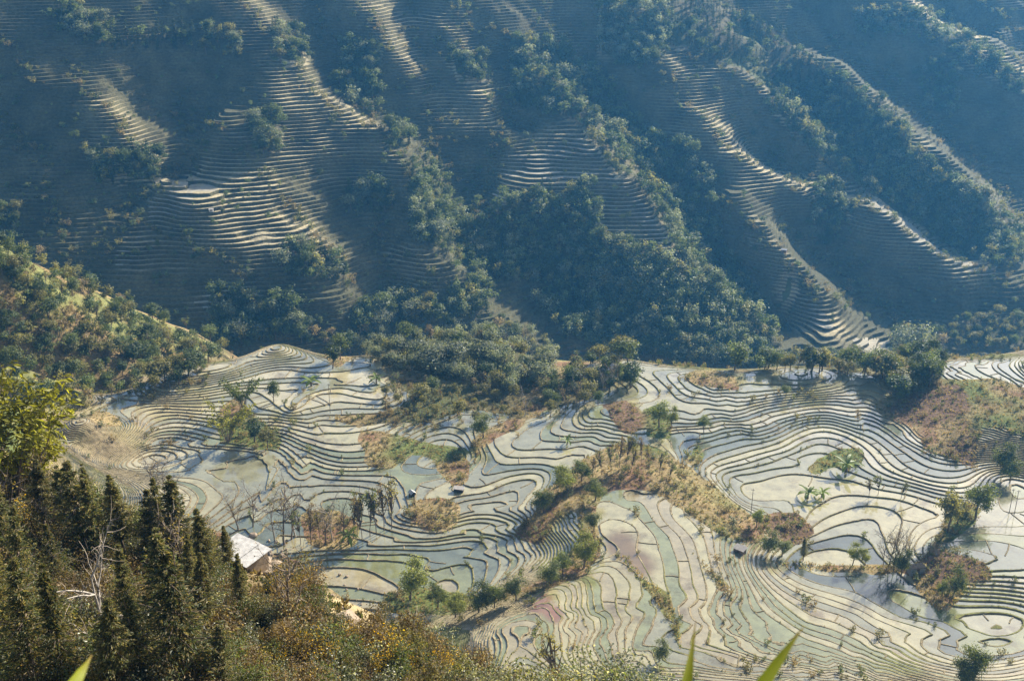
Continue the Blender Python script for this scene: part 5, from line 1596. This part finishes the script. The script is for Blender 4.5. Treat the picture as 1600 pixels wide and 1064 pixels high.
blade([(1120, 1200, 1.30), (1175, 1095, 1.34), (1215, 1035, 1.38), (1240, 1000, 1.40), (1256, 978, 1.42)], [0.013, 0.012, 0.0075, 0.003, 0.0004], 'broad yellow green reed leaf pointing up at the bottom edge, right of two', 0.3)
blade([(1050, 1200, 1.5), (1068, 1100, 1.52), (1076, 1050, 1.54), (1082, 1010, 1.56), (1087, 970, 1.58)], [0.010, 0.009, 0.006, 0.0025, 0.0004], 'thin upright reed leaf at the bottom edge, left of the broad one', -0.2)
blade([(80, 1150, 1.6), (112, 1075, 1.62), (126, 1052, 1.64), (136, 1036, 1.65), (144, 1022, 1.66)], [0.011, 0.010, 0.007, 0.003, 0.0004], 'reed leaf tip in the lower left corner', 0.5)

# ------------------------------------------------------------------ grass on bunds and banks
def tufts(name, pts, h, green, per=4, parent=None, shade=1.0):
    n_ = len(pts)
    c = np.repeat(pts, per, axis=0); hh = np.repeat(h, per)
    a_ = rng.random(n_ * per) * 6.283
    out = np.stack([np.cos(a_), np.sin(a_), 0 * a_], 1)
    al = out * 0.5 + np.array([0, 0, 1.0])
    c = c + out * (hh * 0.25)[:, None] + np.array([0, 0, 1.0]) * (hh * 0.42)[:, None]
    c[:, 2] += CAM_Z
    V, F = leaves(c, np.cross(al, rng.normal(size=al.shape)), hh, hh * 0.32, rng, al)
    base = np.where(np.repeat(green, per)[:, None], np.array([[0.15, 0.17, 0.045]]), np.array([[0.30, 0.22, 0.10]])) * shade * (0.6 + 0.7 * rng.random((n_ * per, 1)))
    me = quad_mesh(name, V, F, np.repeat(base, 4, axis=0), MAT_LEAF)
    link(name, me, parent, kind='stuff')


bp_ = BUND_PTS[0]
bx, by = project(bp_[:, 0], bp_[:, 1], bp_[:, 2])
wgt = ((bx > -20) & (bx < 1620) & (by < 1085) & (by > 500)).astype(float) * (0.15 + sstep(0.0, 0.5, fbm(bp_[:, 0], bp_[:, 1], 22, 81, 2)))
pk = rng.choice(len(bp_), 9000, p=wgt / wgt.sum())
pts = bp_[pk] + np.concatenate([rng.normal(size=(9000, 2)) * 0.25, np.zeros((9000, 1))], 1)
tufts('bund_grass', pts, 0.22 + 0.4 * rng.random(9000) ** 2, rng.random(9000) < 0.6, 4, valley)
kb = rng.choice(len(bp_), 2300, p=wgt / wgt.sum())
scatter_mesh('bund_shrubs', R_SHRUB, bp_[kb] - np.array([0, 0, 0.1]), 0.5 + 2.7 * rng.random(2300) ** 3, np.full(2300, 1.0), rng.choice(4, 2300, p=[0.4, 0.3, 0.2, 0.1]))
px = fill(SCRUB, 3.6)
px, pts, t = wood(px)
tufts('bank_grass', pts, 0.35 + 0.7 * rng.random(len(pts)) ** 2, rng.random(len(pts)) < 0.3, 3)
px = fill([NEAR_POLY], 6.5)
px, pts, t = wood(px)
kp = t < 220; pts = pts[kp]
tufts('hillside_grass', pts, 0.35 + 0.7 * rng.random(len(pts)) ** 2, rng.random(len(pts)) < 0.3, 6, None, 0.6)

# ------------------------------------------------------------------ haze in the valley air
def haze_box():
    lo = CAM_Z + float(H.min()) - 3.0
    hi = CAM_Z + float(H.max()) + 14.0
    x0, x1, y0, y1 = -1010, 1210, -40, 1580
    V = [(x, y, z) for z in (lo, hi) for y in (y0, y1) for x in (x0, x1)]
    F = [(0, 2, 3, 1), (4, 5, 7, 6), (0, 1, 5, 4), (2, 6, 7, 3), (0, 4, 6, 2), (1, 3, 7, 5)]
    me = bpy.data.meshes.new('haze'); me.from_pydata(V, [], F)
    mt, nt, out = new_mat('haze')
    pv = N(nt, 'ShaderNodeVolumePrincipled')
    pv.inputs['Color'].default_value = (0.12, 0.48, 1.0, 1)
    pv.inputs['Density'].default_value = 0.000108
    pv.inputs['Anisotropy'].default_value = 0.35
    nt.links.new(pv.outputs[0], out.inputs['Volume'])
    me.materials.append(mt)
    link('haze', me, kind='stuff')


haze_box()
